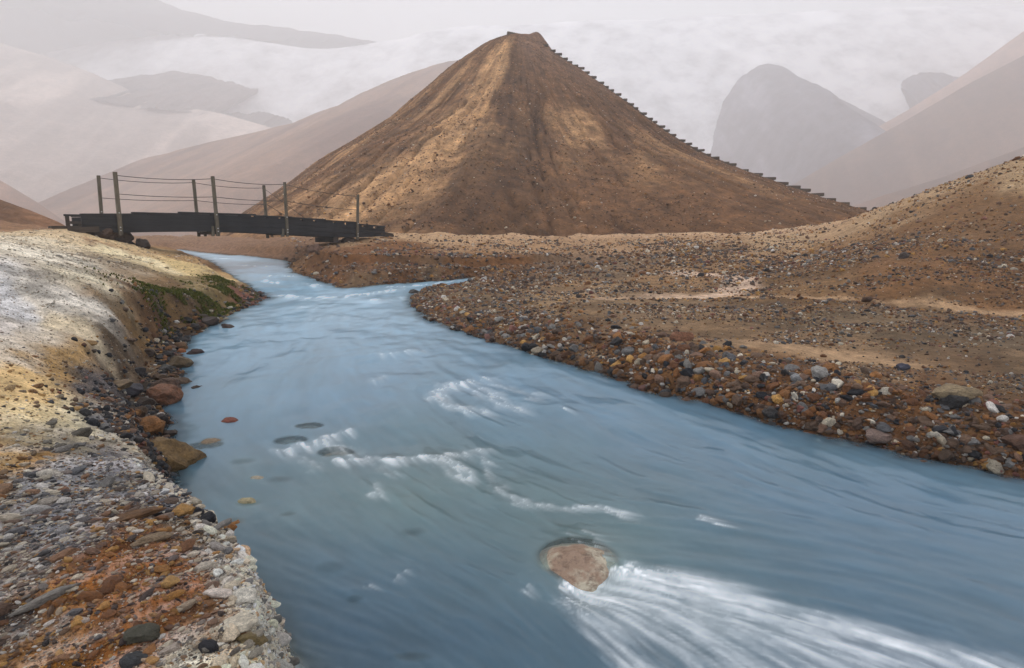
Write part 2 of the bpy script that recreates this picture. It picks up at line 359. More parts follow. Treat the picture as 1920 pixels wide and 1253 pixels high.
def ground_colour(x, y, sdv, jit=1.0):
    uv = warp_uv(x, y)
    n1 = fbm(uv[:, 0]*9, uv[:, 1]*9, 4, 51) - .5; n2 = fbm(uv[:, 0]*9 + 50, uv[:, 1]*9, 4, 52) - .5
    uv = uv + jit*np.stack([n1, n2], -1)*.22
    num = np.zeros((len(x), 3)); den = np.zeros(len(x))
    for k in range(len(GC)):
        q = 1/(((uv - GUV[k])**2).sum(-1) + .0008)**2.2
        num += q[:, None]*GC[k, 2:]; den += q
    c = num/den[:, None]
    r = np.hypot(x, y); left = x < -.03*y
    # strata of pale and dark crumbs on the near left bank
    ca, sa = math.cos(-.95), math.sin(-.95); xs, ys = x*ca - y*sa, x*sa + y*ca
    s = fbm(xs*3.2, ys*13, 5, 61, .6); pale = sst(.50, .64, s); dark = sst(.48, .34, s)
    wgt = (sst(4.4, 2.6, r)*left)[:, None]*.75
    grey = np.stack([c.mean(1)*1.0, c.mean(1)*1.0, c.mean(1)*1.03], -1)
    warm = np.clip((c[:, 0] - c[:, 2])/(c[:, 0] + 1e-3), 0, 1)[:, None]
    c = c*(1 - wgt*dark[:, None]*.70) + wgt*pale[:, None]*(lin((206, 200, 196))*(1-.6*warm) + .6*warm*c*1.4 - c)*.8
    c = c + 0*grey
    # dark crumb patches on the pale flat further back
    p = sst(.56, .70, fbm(x*1.9, y*.9, 5, 71, .6))*(sst(3.0, 4.5, r)*left*sst(16, 12, r))
    c = c*(1 - .42*p[:, None])
    # sandy tongues on the gravel flat
    if jit:
        for L, wd_, rgb in ((SAND, .30, (206, 178, 154)), (SAND2, .22, (166, 136, 104)), (SAND3, .17, (186, 152, 116))):
            d, _, _ = line_d(x + .35*(fbm(x*2.5, y*2.5, 3, 81)-.5), y + .9*(fbm(x*1.5, y*2.5, 4, 82)-.5), L)
            q = np.exp(-(d/wd_)**3)*.85; c = c*(1-q[:, None]) + q[:, None]*lin(rgb)
        d, s_, t = line_d(x, y, CREEK); q = np.exp(-(d/.4)**2)*.55*sst(1, .85, t); c = c*(1-q[:, None]) + q[:, None]*lin((70, 58, 48))
        q = (~left)*sst(.52, .66, fbm(x*.9, y*1.6, 4, 84))*sst(20, 10, r)*sst(.5, .9, sdv); c = c*(1-.28*q[:, None])
    # wet rim of the river and the bed
    wet = sst(.10, -.02, sdv)*np.where(left & (r < 3.2), .3, 1)
    c = c*(1 - .45*wet[:, None])
    bed = sst(-.02, -.25, sdv)[:, None]; c = c*(1-bed) + bed*lin((92, 86, 78))
    return np.clip(c, .004, .85)

NA, NR = 880, 560
ang = np.radians(np.linspace(-66, 66, NA))
rad = np.concatenate([np.exp(np.linspace(math.log(.45), math.log(55), NR)), np.exp(np.linspace(math.log(57), math.log(1900), 44))])
AA, RR = np.meshgrid(ang, rad)
gx = (np.sin(AA)*RR).ravel(); gy = (np.cos(AA)*RR - .35).ravel()
gz, gsd = land(gx, gy)
gzs = gz.copy()
me, used = grid_mesh('ground', np.stack([gx, gy, gz], -1), len(rad), NA)
add_col(me, 'col', ground_colour(gx, gy, gsd)[used])
GROUND = ground_material('earth', 9, .03)
tag(link('ground', me, GROUND), 'pale left bank, brown gravel flat and right slope around the river', kind='structure')
def ground_z(x, y):
    return land(np.atleast_1d(np.asarray(x, float)), np.atleast_1d(np.asarray(y, float)))[0]

# ================================================================== HILLS
C0 = np.array([.6, 58.0])
def gen_profile(e, pix):
    """skyline pixels -> (r, height) on the vertical plane through the hill's axis along direction e"""
    out = []
    nrm = np.array([-e[1], e[0]])
    for px, py in pix:
        d = ray(px, py); t = (nrm @ C0)/(nrm @ d[:2]); p = d*t + np.array([0, 0, ZC])
        out.append((float((p[:2]-C0) @ e), float(p[2])))
    return np.array(sorted(out))
eR = np.array([.84, -.543]); eL = np.array([-.84, -.543])
pR = gen_profile(eR, ((1028, 92), (1100, 140), (1190, 202), (1260, 252), (1330, 295), (1400, 326), (1480, 356), (1560, 384), (1618, 400)))
pL = gen_profile(eL, ((905, 82), (840, 130), (740, 218), (660, 268), (600, 302), (540, 347), (470, 395), (400, 440)))
ztop = float(PY(990, 72, 58)[2])
def prof(p, r):
    rr = np.concatenate([[0, p[0, 0]*.55], p[:, 0]]); zz = np.concatenate([[ztop, ztop-.15], p[:, 1]])
    s = (zz[-1]-zz[-2])/(rr[-1]-rr[-2])
    return np.where(r <= rr[-1], np.interp(r, rr, zz), zz[-1] + s*(r-rr[-1]))
def hill_z(x, y, detail=True):
    dx, dy = x-C0[0], y-C0[1]; r = np.hypot(dx, dy) + 1e-6
    th = np.degrees(np.arctan2(dx, -dy))               # 0 towards the camera, + to the right
    wb = sst(-40, 30, th)
    k = 1 + .10*np.exp(-((th+4)/34)**2) + .10*np.exp(-((th+22)/16)**2)*sst(10, 34, r)
    spur = .085*(np.exp(-np.abs(th+5+4*(fbm(r*.12, r*0+3, 3, 97)-.5))/9)) + .03*np.exp(-np.abs(th-27)/7)*sst(14, 26, r)
    gul = .05*np.exp(-((th-10)/9)**2)*sst(6, 24, r) + .035*np.exp(-((th+22)/8)**2)*sst(4, 16, r)
    k = k + spur - gul*.8
    if detail: k = k + .02*(fbm(th*.11, r*.05, 4, 91)-.5)*sst(2, 12, r)
    if detail:
        rl = fbm(th*.33 + 2.2*fbm(x*.12, y*.12, 3, 99), r*.035, 3, 100); k = k - .030*np.exp(-((rl-.5)/.035)**2)*sst(7, 16, r)
    re = r/k
    z = prof(pR, re)*wb + prof(pL, re)*(1-wb)
    z = z + .75*np.exp(-(((dx-1.9)/1.1)**2 + (dy/1.4)**2)) - .35*np.exp(-(((dx+1.5)/2.5)**2 + (dy/2.5)**2))
    if detail:
        z = z + (.35*(fbm(x*.16, y*.16, 4, 93)-.5) + .26*(fbm(th*.9 + 1.5*fbm(x*.3, y*.3, 3, 98), r*.16, 5, 94, .6)-.5) + .16*(fbm(x*1.1, y*1.1, 5, 95, .6)-.5))*sst(1, 8, r)
        if True: z = z + .35*(fbm(x*.9, y*.9, 4, 96)-.35)*np.exp(-(((dx-2.2)/1.6)**2 + (dy/2)**2))
    return z
na, nr = 760, 210
th = np.radians(np.linspace(-150, 150, na)); rr_ = np.concatenate([np.linspace(.02, 44, nr)])
TT, RC = np.meshgrid(th, rr_)
hx = (C0[0] + np.sin(TT)*RC).ravel(); hy = (C0[1] - np.cos(TT)*RC).ravel(); hz = hill_z(hx, hy)
me, used = grid_mesh('hill', np.stack([hx, hy, hz], -1), nr, na, keep=(hz > .2))
thd = np.degrees(TT).ravel(); rcf = RC.ravel()
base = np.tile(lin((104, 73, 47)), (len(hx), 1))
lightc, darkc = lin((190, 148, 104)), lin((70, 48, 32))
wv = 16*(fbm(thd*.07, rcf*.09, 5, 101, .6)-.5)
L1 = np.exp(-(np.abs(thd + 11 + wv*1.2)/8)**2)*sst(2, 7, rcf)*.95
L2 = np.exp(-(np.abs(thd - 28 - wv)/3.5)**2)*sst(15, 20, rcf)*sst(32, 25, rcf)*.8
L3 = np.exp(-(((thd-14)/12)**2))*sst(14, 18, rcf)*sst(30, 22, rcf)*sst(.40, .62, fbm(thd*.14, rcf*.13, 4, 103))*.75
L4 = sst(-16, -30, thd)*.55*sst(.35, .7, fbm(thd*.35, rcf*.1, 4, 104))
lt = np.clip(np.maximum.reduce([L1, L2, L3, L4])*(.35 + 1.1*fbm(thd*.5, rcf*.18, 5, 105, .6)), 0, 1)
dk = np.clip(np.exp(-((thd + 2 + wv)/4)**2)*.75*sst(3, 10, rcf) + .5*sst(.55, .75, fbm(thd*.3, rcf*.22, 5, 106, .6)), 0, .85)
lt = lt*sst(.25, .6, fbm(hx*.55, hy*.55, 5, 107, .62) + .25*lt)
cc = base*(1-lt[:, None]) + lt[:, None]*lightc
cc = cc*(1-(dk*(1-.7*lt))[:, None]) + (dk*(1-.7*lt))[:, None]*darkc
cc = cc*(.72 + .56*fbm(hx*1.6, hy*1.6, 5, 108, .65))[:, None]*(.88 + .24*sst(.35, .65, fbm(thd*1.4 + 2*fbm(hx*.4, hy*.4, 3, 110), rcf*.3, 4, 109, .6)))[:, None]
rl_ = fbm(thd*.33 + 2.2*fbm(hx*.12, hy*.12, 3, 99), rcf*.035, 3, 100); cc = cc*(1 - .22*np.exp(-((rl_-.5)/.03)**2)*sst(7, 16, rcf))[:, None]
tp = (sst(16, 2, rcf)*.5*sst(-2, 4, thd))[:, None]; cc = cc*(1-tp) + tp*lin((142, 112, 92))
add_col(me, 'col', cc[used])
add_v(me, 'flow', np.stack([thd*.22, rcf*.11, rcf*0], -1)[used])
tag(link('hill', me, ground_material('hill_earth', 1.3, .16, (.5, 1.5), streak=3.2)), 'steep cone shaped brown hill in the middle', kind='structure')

def ridge(name, label, pix, Y, slope, rgb, front=(0, -1), zb=.8, amp=.6, nz=1., rnd=3., mat=None, rgb2=None, back=.7, n=240, m_=70, sp=.03, K=1., jit=9.):
    amp, rnd, nz, sp, zb = amp*K, rnd*K, nz/K, sp/K, (zb*K if zb > 5 else zb)
    px = np.array([p[0] for p in pix], float); py = np.array([p[1] for p in pix], float)
    Ys = K*(np.array(Y, float) if hasattr(Y, '__len__') else np.full(len(px), float(Y)))
    t = np.linspace(0, 1, n); q = np.linspace(0, 1, len(px))
    s = np.concatenate([[0], np.cumsum(np.hypot(np.diff(px), np.diff(py)))]); q = s/s[-1]
    X = np.interp(t, q, px); Yp = np.interp(t, q, py); Yd = np.interp(t, q, Ys)
    kk = np.hanning(17); kk /= kk.sum()
    pad = lambda a: np.convolve(np.concatenate([2*a[0]-a[8:0:-1], a, 2*a[-1]-a[-2:-10:-1]]), kk, 'valid')
    X, Yp, Yd = pad(X), pad(Yp), pad(Yd)
    if mat is not None: Yp = Yp + jit*(fbm(t*40, t*0 + Ys[0], 4, 115, .6)-.5)
    top = np.array([PY(a, b, c) for a, b, c in zip(X, Yp, Yd)])
    fd = np.array(front, float); fd /= np.linalg.norm(fd)
    ulen = np.concatenate([[0], np.cumsum(np.linalg.norm(np.diff(top, axis=0), axis=1))])
    rows = []; U = []; Dd = []
    vv = np.concatenate([-np.linspace(1, .05, 14)**1.3, [0], np.linspace(.004, 1, m_)**1.15])
    for v in vv:
        sl = slope if v >= 0 else back
        W = np.maximum(top[:, 2]-zb, 2)/sl + rnd*2
        d = v*W; drop = sl*(np.sqrt(d*d + rnd*rnd) - rnd)
        wob = amp*(fbm(ulen*.05*nz + d*.02, d*.02*nz, 5, 111)-.5)*2*sst(0, rnd*4, np.abs(d)) + amp*.5*(fbm(ulen*.3*nz, d*.03*nz + ulen*.02, 4, 112)-.5)*2*sst(0, rnd*2, np.abs(d))
        wob = wob + amp*.12*(fbm(ulen*.6*nz, d*.6*nz + v, 3, 113)-.5)
        rows.append(np.stack([top[:, 0] + fd[0]*d, top[:, 1] + fd[1]*d, top[:, 2] - drop + wob], -1)); U.append(ulen); Dd.append(d + 0*ulen)
    V = np.concatenate(rows); U = np.concatenate(U); Dd = np.concatenate(Dd)
    me, used = grid_mesh(name, V, len(vv), n)
    f = fbm(U*sp*3, Dd*sp + U*sp*.5, 5, 121, .6)[:, None]
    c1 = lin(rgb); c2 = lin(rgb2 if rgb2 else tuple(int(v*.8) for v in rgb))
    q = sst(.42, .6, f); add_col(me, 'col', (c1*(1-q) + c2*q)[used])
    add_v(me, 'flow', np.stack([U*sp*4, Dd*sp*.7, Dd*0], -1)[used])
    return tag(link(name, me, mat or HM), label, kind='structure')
HM = ground_material('ridge_earth', .3, .5, (.8, 1.2), streak=2.0)
SNOWM = ground_material('snow', .004, .02, (.98, 1.02))
FARM = ground_material('far_rock', .012, .3, (.88, 1.12))
ROCKM = ground_material('dark_rock', .03, 2, (.8, 1.2), streak=2)
# near left brown slopes behind the pale bank
ridge('hill', 'brown slope rising behind the pale left bank', ((-260, 300), (-120, 330), (0, 374), (60, 396), (110, 416), (150, 440)), 21, .5, (136, 98, 70), front=(.6, -1), amp=.15, nz=3, rnd=.8)
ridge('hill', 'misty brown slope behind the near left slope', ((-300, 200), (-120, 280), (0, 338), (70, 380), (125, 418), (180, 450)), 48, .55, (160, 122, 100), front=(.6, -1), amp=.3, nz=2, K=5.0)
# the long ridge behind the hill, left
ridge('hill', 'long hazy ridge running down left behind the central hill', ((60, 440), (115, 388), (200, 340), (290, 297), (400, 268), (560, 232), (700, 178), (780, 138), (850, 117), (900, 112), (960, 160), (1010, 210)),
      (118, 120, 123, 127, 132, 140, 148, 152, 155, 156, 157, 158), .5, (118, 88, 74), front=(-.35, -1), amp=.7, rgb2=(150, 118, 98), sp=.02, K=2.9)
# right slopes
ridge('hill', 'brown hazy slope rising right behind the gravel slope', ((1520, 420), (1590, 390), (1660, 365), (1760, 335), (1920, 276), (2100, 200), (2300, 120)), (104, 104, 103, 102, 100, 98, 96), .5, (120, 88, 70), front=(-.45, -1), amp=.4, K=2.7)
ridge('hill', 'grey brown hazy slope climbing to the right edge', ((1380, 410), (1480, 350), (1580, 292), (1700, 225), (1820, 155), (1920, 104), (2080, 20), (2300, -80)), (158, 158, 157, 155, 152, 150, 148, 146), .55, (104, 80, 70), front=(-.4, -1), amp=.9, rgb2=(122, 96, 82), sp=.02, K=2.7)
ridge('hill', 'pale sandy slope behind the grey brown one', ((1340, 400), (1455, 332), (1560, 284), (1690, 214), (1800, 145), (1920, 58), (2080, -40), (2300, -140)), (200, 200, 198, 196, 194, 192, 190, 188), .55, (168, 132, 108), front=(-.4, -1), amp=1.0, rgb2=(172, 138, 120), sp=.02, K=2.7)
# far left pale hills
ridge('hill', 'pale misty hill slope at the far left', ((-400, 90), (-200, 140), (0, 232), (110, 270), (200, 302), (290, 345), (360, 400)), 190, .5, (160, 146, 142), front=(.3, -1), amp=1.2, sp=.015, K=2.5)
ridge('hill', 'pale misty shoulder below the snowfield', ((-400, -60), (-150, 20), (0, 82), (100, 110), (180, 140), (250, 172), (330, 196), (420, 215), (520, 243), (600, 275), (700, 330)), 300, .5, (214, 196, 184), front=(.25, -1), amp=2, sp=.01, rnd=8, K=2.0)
# snow and rock far behind
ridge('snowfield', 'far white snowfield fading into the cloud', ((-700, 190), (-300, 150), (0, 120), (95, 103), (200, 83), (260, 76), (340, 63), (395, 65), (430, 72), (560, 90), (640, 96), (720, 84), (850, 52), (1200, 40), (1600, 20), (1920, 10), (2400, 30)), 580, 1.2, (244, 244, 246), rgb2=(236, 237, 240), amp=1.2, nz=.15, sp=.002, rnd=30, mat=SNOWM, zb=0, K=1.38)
ridge('rocky_knoll', 'dark rounded knoll standing out of the snow, left', ((215, 175), (232, 156), (280, 142), (345, 137), (400, 146), (455, 160), (492, 170), (496, 177), (470, 192), (430, 215)), 340, .42, (70, 62, 66), front=(0, -1), amp=2.2, rgb2=(104, 92, 90), sp=.02, rnd=6, mat=ROCKM, zb=60, K=2.1)
ridge('rocky_knoll', 'small dark rock below the rounded knoll', ((425, 216), (450, 213), (470, 216), (490, 210), (515, 214), (545, 226), (560, 240)), 320, .45, (96, 88, 88), amp=1.6, sp=.03, rnd=3, mat=ROCKM, zb=55, K=2.1)
ridge('mountain', 'dark mountain flank under the cloud, upper left', ((-500, -90), (-300, -80), (-50, -60), (90, -45), (180, -30), (270, -8), (340, 18), (395, 36), (480, 50), (600, 62), (700, 80), (800, 110)), 480, .6, (46, 42, 48), amp=4, sp=.01, rnd=10, mat=ROCKM, zb=150, K=1.8)
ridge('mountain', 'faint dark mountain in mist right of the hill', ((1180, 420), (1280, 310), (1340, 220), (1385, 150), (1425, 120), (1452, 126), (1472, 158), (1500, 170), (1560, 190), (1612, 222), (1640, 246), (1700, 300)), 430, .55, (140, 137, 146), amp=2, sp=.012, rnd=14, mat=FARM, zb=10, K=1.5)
ridge('rocky_knoll', 'round dark knoll above the pale right slope', ((1678, 190), (1684, 165), (1700, 146), (1730, 136), (1760, 138), (1790, 150), (1830, 180), (1860, 210)), 440, .9, (104, 100, 108), amp=2.5, sp=.02, rnd=8, mat=ROCKM, zb=70, K=1.5)

# ================================================================== WATER
BOULDERS = []          # (x, y, ztop, rx, ry, rz) of stones standing in or just under the water
def sub(px, py, top, wpx, aspect=.7, zr=None):
    p = PZ(px, py, float(zw(PW(px, py)[1])) + top*.5); d = math.hypot(p[0], p[1]); rx = wpx/F*math.sqrt(d*d + 1.8)*.5
    zt = float(zw(p[1])) + top; BOULDERS.append((p[0], p[1], zt, rx, rx*aspect, zr or rx*.75)); return BOULDERS[-1]
S_MAIN = sub(1083, 1043, .022, 200, .85)
S_SUB = [sub(430, 786, .02, 34), sub(396, 826, .015, 52), sub(385, 838, -.01, 80), sub(462, 937, .012, 34), sub(466, 945, -.02, 60), sub(540, 970, -.035, 40), sub(665, 1130, -.035, 46), sub(770, 1235, -.015, 100, .35),
         sub(775, 1005, -.045, 60), sub(580, 800, -.015, 70), sub(545, 828, -.012, 80), sub(630, 850, -.02, 90), sub(480, 895, .008, 30), sub(440, 985, -.045, 60), sub(620, 1075, -.06, 80), sub(525, 905, -.05, 60), sub(455, 870, -.03, 60)]
FLOWL = [PW(*p)[:2] for p in ((300, 470), (400, 481), (480, 495), (560, 525), (590, 570), (600, 620), (650, 690), (760, 780), (960, 880), (1250, 990), (1600, 1110), (1920, 1210))]
FLOWL = np.array(FLOWL + [FLOWL[-1] + 3*(FLOWL[-1]-FLOWL[-2])/np.linalg.norm(FLOWL[-1]-FLOWL[-2])])
CRK = np.array([PW(*p)[:2] for p in ((938, 518), (800, 530), (700, 545), (610, 575))])
def flow(x, y):
    fx = np.zeros_like(x); fy = np.zeros_like(x); ws = np.zeros_like(x) + 1e-9
    for L, g in ((FLOWL, 1.), (CRK, .8)):
        for a, b in zip(L[:-1], L[1:]):
            m = (a+b)/2; e = b-a; ln = np.linalg.norm(e); sg = (.6*ln + .35)**2
            wgt = g*np.exp(-((x-m[0])**2 + (y-m[1])**2)/sg) + 1e-6/((x-m[0])**2 + (y-m[1])**2 + .1)
            fx += wgt*e[0]/ln; fy += wgt*e[1]/ln; ws += wgt
    fx /= ws; fy /= ws; n = np.hypot(fx, fy) + 1e-6; fx, fy = fx/n, fy/n
    bx, by = S_MAIN[0], S_MAIN[1]                                   # spreading round the boulder
    dx, dy = x-bx, y-by; d2 = dx*dx + dy*dy; al = dx*fx + dy*fy
    k = .55*np.exp(-d2/.9)*sst(-.3, .2, al); d = np.sqrt(d2) + .05
    fx = fx + k*dx/d*1.2; fy = fy + k*dy/d*1.2
    a = 1.4*(fbm(x*.8, y*.8, 3, 131)-.5)                             # slow eddies
    c, s = np.cos(a), np.sin(a); fx, fy = fx*c - fy*s, fx*s + fy*c
    n = np.hypot(fx, fy) + 1e-6; return fx/n, fy/n
NAw, NRw = 860, 540
aw = np.radians(np.linspace(-47, 56, NAw)); rw = np.exp(np.linspace(math.log(1.15), math.log(34), NRw))
AW, RW = np.meshgrid(aw, rw)
wx = (np.sin(AW)*RW).ravel(); wy = (np.cos(AW)*RW).ravel()
wsd, _w = river_sd(wx, wy)
keep = wsd < .22
ki = np.where(keep)[0]; x = wx[ki]; y = wy[ki]; rk = np.hypot(x, y)
fx, fy = flow(x, y)
GXf = np.zeros(len(wx)); GYf = np.zeros(len(wx)); GXf[ki] = fx; GYf[ki] = fy
GXf = np.where(keep, GXf, .3); GYf = np.where(keep, GYf, -.9)
dA = aw[1]-aw[0]; dR = math.log(rw[1]/rw[0])
def look(G, px, py):
    ia = np.clip((np.arctan2(px, py)-aw[0])/dA, 0, NAw-1.001); ir = np.clip((np.log(np.hypot(px, py)+1e-6)-math.log(rw[0]))/dR, 0, NRw-1.001)
    a0 = ia.astype(int); r0 = ir.astype(int); fa = ia-a0; fr = ir-r0; i = r0*NAw + a0
    return (G[i]*(1-fa) + G[i+1]*fa)*(1-fr) + (G[i+NAw]*(1-fa) + G[i+NAw+1]*fa)*fr
sc = np.clip(rk/3, .55, 4)
def pc(px, py): return np.arctan2(px, py)*3, np.log(np.hypot(px, py) + 1e-6)*3
PU, PV = pc(x, y)
def lic(freq, length, steps, seed):
    """noise smeared along the current"""
    acc = np.zeros_like(x); tot = 0
    for sgn in (1, -1):
        px, py = x.copy(), y.copy(); h = length/steps
        for k in range(steps):
            wk = math.cos(.5*math.pi*k/steps); pu, pv = pc(px, py); acc += wk*vnoise(pu*freq, pv*freq, seed); tot += wk
            px, py = px + sgn*look(GXf, px, py)*h*sc, py + sgn*look(GYf, px, py)*h*sc
    v = acc/tot; v = v - v.mean(); return np.clip(v/(2.2*v.std()), -1, 1)
st1 = lic(26, .20, 8, 141); st2 = lic(9, .30, 8, 142); st3 = lic(55, .10, 6, 143)
big = (fbm(x*1.3, y*1.3, 4, 145)-.5)*2
# standing waves and foam
STROKES = [  # pixels along the crest, half width px, strength
 ([(1062, 1108), (1085, 1088), (1120, 1080), (1180, 1076), (1250, 1084), (1340, 1118)], 20, 1.1), ([(1340, 1118), (1460, 1152), (1600, 1184), (1760, 1218), (1920, 1255), (2060, 1290)], 20, .85),
 ([(1066, 1108), (1082, 1140), (1130, 1190), (1180, 1240), (1230, 1290)], 26, .62), ([(1110, 1115), (1200, 1165), (1330, 1230), (1420, 1290)], 40, .55), ([(1150, 1105), (1350, 1150), (1560, 1215), (1760, 1290)], 42, .60),
 ([(1090, 1110), (1170, 1130)], 30, .7), ([(1250, 1180), (1480, 1250), (1600, 1300)], 40, .45),
 ([(1040, 1098), (1075, 1094), (1115, 1082), (1160, 1062)], 10, .95), ([(1066, 1000), (1076, 1030), (1082, 1062)], 3, .55), ([(1100, 994), (1112, 1020), (1122, 1050)], 4, .5), ([(1092, 1040), (1100, 1072)], 3, .45),
 ([(810, 752), (830, 733), (862, 720), (915, 711)], 9, .95), ([(822, 752), (860, 766), (905, 776)], 16, .55), ([(880, 730), (930, 748), (975, 775)], 14, .5), ([(905, 720), (960, 735), (1020, 740)], 8, .4),
 ([(505, 846), (550, 843), (590, 832), (625, 815), (668, 803)], 6, .95), ([(600, 830), (650, 842), (668, 856)], 9, .5), ([(545, 846), (560, 862), (600, 880)], 10, .35),
 ([(606, 864), (660, 861), (730, 860), (800, 856), (872, 851)], 5, 1.0), ([(820, 858), (850, 875), (880, 900)], 16, .6), ([(870, 850), (905, 845), (930, 838)], 8, .5), ([(700, 868), (740, 890)], 12, .3), ([(905, 850), (930, 900), (960, 935), (1010, 955)], 8, .45),
 ([(985, 950), (1060, 957), (1125, 953), (1160, 962), (1190, 975)], 6, .6), ([(1120, 953), (1175, 970)], 7, .7), ([(1308, 968), (1330, 976), (1356, 991)], 4, .8), ([(985, 745), (1005, 748)], 6, .7), ([(1050, 768), (1062, 766)], 5, .8),
 ([(700, 905), (708, 935)], 6, .4), ([(978, 1100), (1000, 1112)], 9, .45), ([(685, 1100), (705, 1098)], 5, .5), ([(740, 1085), (765, 1070)], 4, .4), ([(690, 668), (760, 660), (800, 658)], 3, .5), ([(700, 715), (735, 700)], 4, .45),
 ([(520, 553), (580, 560), (640, 556)], 4, .7), ([(540, 575), (600, 580)], 5, .35), ([(505, 515), (560, 517)], 2.5, .8), ([(480, 527), (520, 532)], 3, .7), ([(440, 497), (500, 500)], 2.5, .6), ([(395, 484), (460, 487)], 2, .6),
 ([(640, 556), (700, 548), (760, 541)], 4.5, .85), ([(690, 541), (760, 537), (830, 530), (900, 522)], 2.5, .85), ([(560, 600), (640, 592), (720, 600)], 6, .22), ([(760, 556), (700, 566)], 4, .5), ([(600, 540), (560, 530)], 3, .6)]
src = np.zeros_like(x); srcL = np.zeros_like(x); wave = np.zeros_like(x)
brk = fbm(PU*34, PV*34, 3, 153, .65); brk2 = fbm(PU*11, PV*11, 3, 154)
jx = fbm(PU*9, PV*9, 4, 151, .6)-.5; jy = fbm(PU*9, PV*9, 4, 152, .6)-.5
for j, (pts, hw, s) in enumerate(STROKES):
    P = np.array([PW(*p)[:2] for p in pts]); dm = np.hypot(*P[len(P)//2]); wdm = hw/F*math.sqrt(dm*dm + 2)*(1 + .9*dm/6)
    mg = 4*wdm + .25; bb = np.where((x > P[:, 0].min()-mg) & (x < P[:, 0].max()+mg) & (y > P[:, 1].min()-mg) & (y < P[:, 1].max()+mg))[0]
    if not len(bb): continue
    js = (.07 if j < 7 else .045)*dm
    d, sd2, t = line_d(x[bb] + js*jx[bb], y[bb] + js*jy[bb], [tuple(p) for p in P])
    g = np.exp(-(d/wdm)**2)*s*sst(0, .12, t + .04)*sst(0, .2, 1.08-t)
    if j < 7: srcL[bb] = np.maximum(srcL[bb], g)
    else: src[bb] = np.maximum(src[bb], g)
    wave[bb] = np.maximum(wave[bb], np.exp(-(d/(wdm*2.2 + .02))**2)*min(s, .9)*(.3 if j < 7 else .45))
src = src*sst(.30, .62, .6*brk + .4*brk2 + .10); 
def tails(S, noise_gate, length, steps, mean=0.):
    G = np.zeros(len(wx)); G[ki] = S*noise_gate; out = S*noise_gate; acc = out.copy(); tot = 1.; px, py = x.copy(), y.copy(); h = length/steps
    for k in range(1, steps+1):
        px, py = px - look(GXf, px, py)*h*sc, py - look(GYf, px, py)*h*sc; v = look(G, px, py); wk = (1-k/(steps+1))
        out = np.maximum(out, v*wk**1.5); acc += v*wk; tot += wk
    return out*(1-mean) + mean*np.minimum(acc/tot*2.0, 1.2)
gate = sst(.46, .66, .55*brk + .45*fbm(PU*70, PV*70, 2, 157))
foam = np.maximum(tails(src, .35 + .65*gate, .16, 14), 0)
fine = sst(.35, .7, fbm(PU*60, PV*60, 3, 156, .6))
core = srcL*np.exp(-((x-S_MAIN[0])**2 + (y-S_MAIN[1])**2)/.35)
foamL = np.maximum(tails(srcL, .04 + .96*sst(.45, .66, fbm(PU*42, PV*42, 2, 158, .6)), .5, 40, .85), core*(.42 + .75*fine))
deep = np.interp(rk, [2, 5, 9, 13, 20, 30], [0, .32, .72, .95, 1, 1])                    # bubbles and silt stirred up in the rapids upstream
chop = .0072*st2*sst(1.5, 4, rk) + .0030*st1 + .006*(fbm(PU*7, PV*7, 4, 159)-.5)*np.clip(rk/3, .5, 3) + .02*big*sst(2, 6, rk) + .012*(fbm(x*5, y*5, 3, 155)-.5)*sst(3, 9, rk)
zs = zw(y) + chop + wave*(.014 + .006*st1)*np.where(rk > 8, .8, 1.0)
dx, dy = x - S_MAIN[0], y - S_MAIN[1]
zs = zs + .022*np.exp(-((dx+.02)**2 + (dy-.12)**2)/.03) - .05*np.exp(-((dx-.02)**2 + (dy+.20)**2)/.02)
bedz, _ = land(x, y, False)
depth = np.clip(zs - bedz, 0, 2)
for bx, by, bt, rx, ry, rz in BOULDERS:
    q = ((x-bx)/(rx*.97))**2 + ((y-by)/(ry*.97))**2
    top = bt - rz + rz*np.sqrt(np.clip(1-q, 0, 1)); top = np.where(q < 1, top, -9)
    depth = np.where(q < 1, np.minimum(depth, np.clip(zs - bt, 0.0, 2) + .006 + (.12*q**2.5 + .45*sst(.45, .9, q) if rx > .15 else (.05 if bt - float(zw(by)) < 0 else 0.) + .34*q**1.5)), depth)
Vw = np.zeros((len(wx), 3)); Vw[:, 0] = wx; Vw[:, 1] = wy; Vw[ki, 2] = zs
me, used = grid_mesh('river', Vw, NRw, NAw, keep=keep)
inner = np.zeros(len(wx), bool); inner[ki] = True
good = used & inner
def full(v, fill=0.):
    f = np.full(len(wx), fill); f[ki] = v; return f[used]
# rim vertices outside the kept set take their level from the plain water surface
co = np.zeros(len(me.vertices)*3, np.float32); me.vertices.foreach_get('co', co); co = co.reshape(-1, 3)
rim = ~inner[used]; co[rim, 2] = zw(co[rim, 1]) - .02; me.vertices.foreach_set('co', co.reshape(-1)); me.update()
spk = .5 + .5*np.clip(.55*st1 + .45*st3 + .35*st2, -1, 1)
fm = np.clip(np.maximum(foam*(.45 + .8*spk), foamL*(.30 + 1.0*spk)) - .05, 0, 1)
fm = np.clip(fm + .10*deep*np.clip(st2*.7 + st1*.5 + big*.3, 0, 1)*sst(7, 12, rk), 0, 1)
add_f(me, 'foam', full(fm)); add_f(me, 'depth', full(depth, .02)); add_f(me, 'silt', full(deep, .5))
green = np.clip(.55*np.exp(-((x-PW(960, 900)[0])**2 + (y-PW(960, 900)[1])**2)/1.4) + .4*np.exp(-((x-PW(1150, 1050)[0])**2 + (y-PW(1150, 1050)[1])**2)/.5) + .4*np.exp(-((x-PW(640, 900)[0])**2 + (y-PW(640, 900)[1])**2)/1.5) + .25*big, 0, 1)
add_f(me, 'green', full(green)); add_f(me, 'streak', full(np.clip(.30*st1 + .24*st2 + .28*st3 + .75*(fbm(PU*2.2, PV*2.2, 4, 160)-.5), -1, 1)))
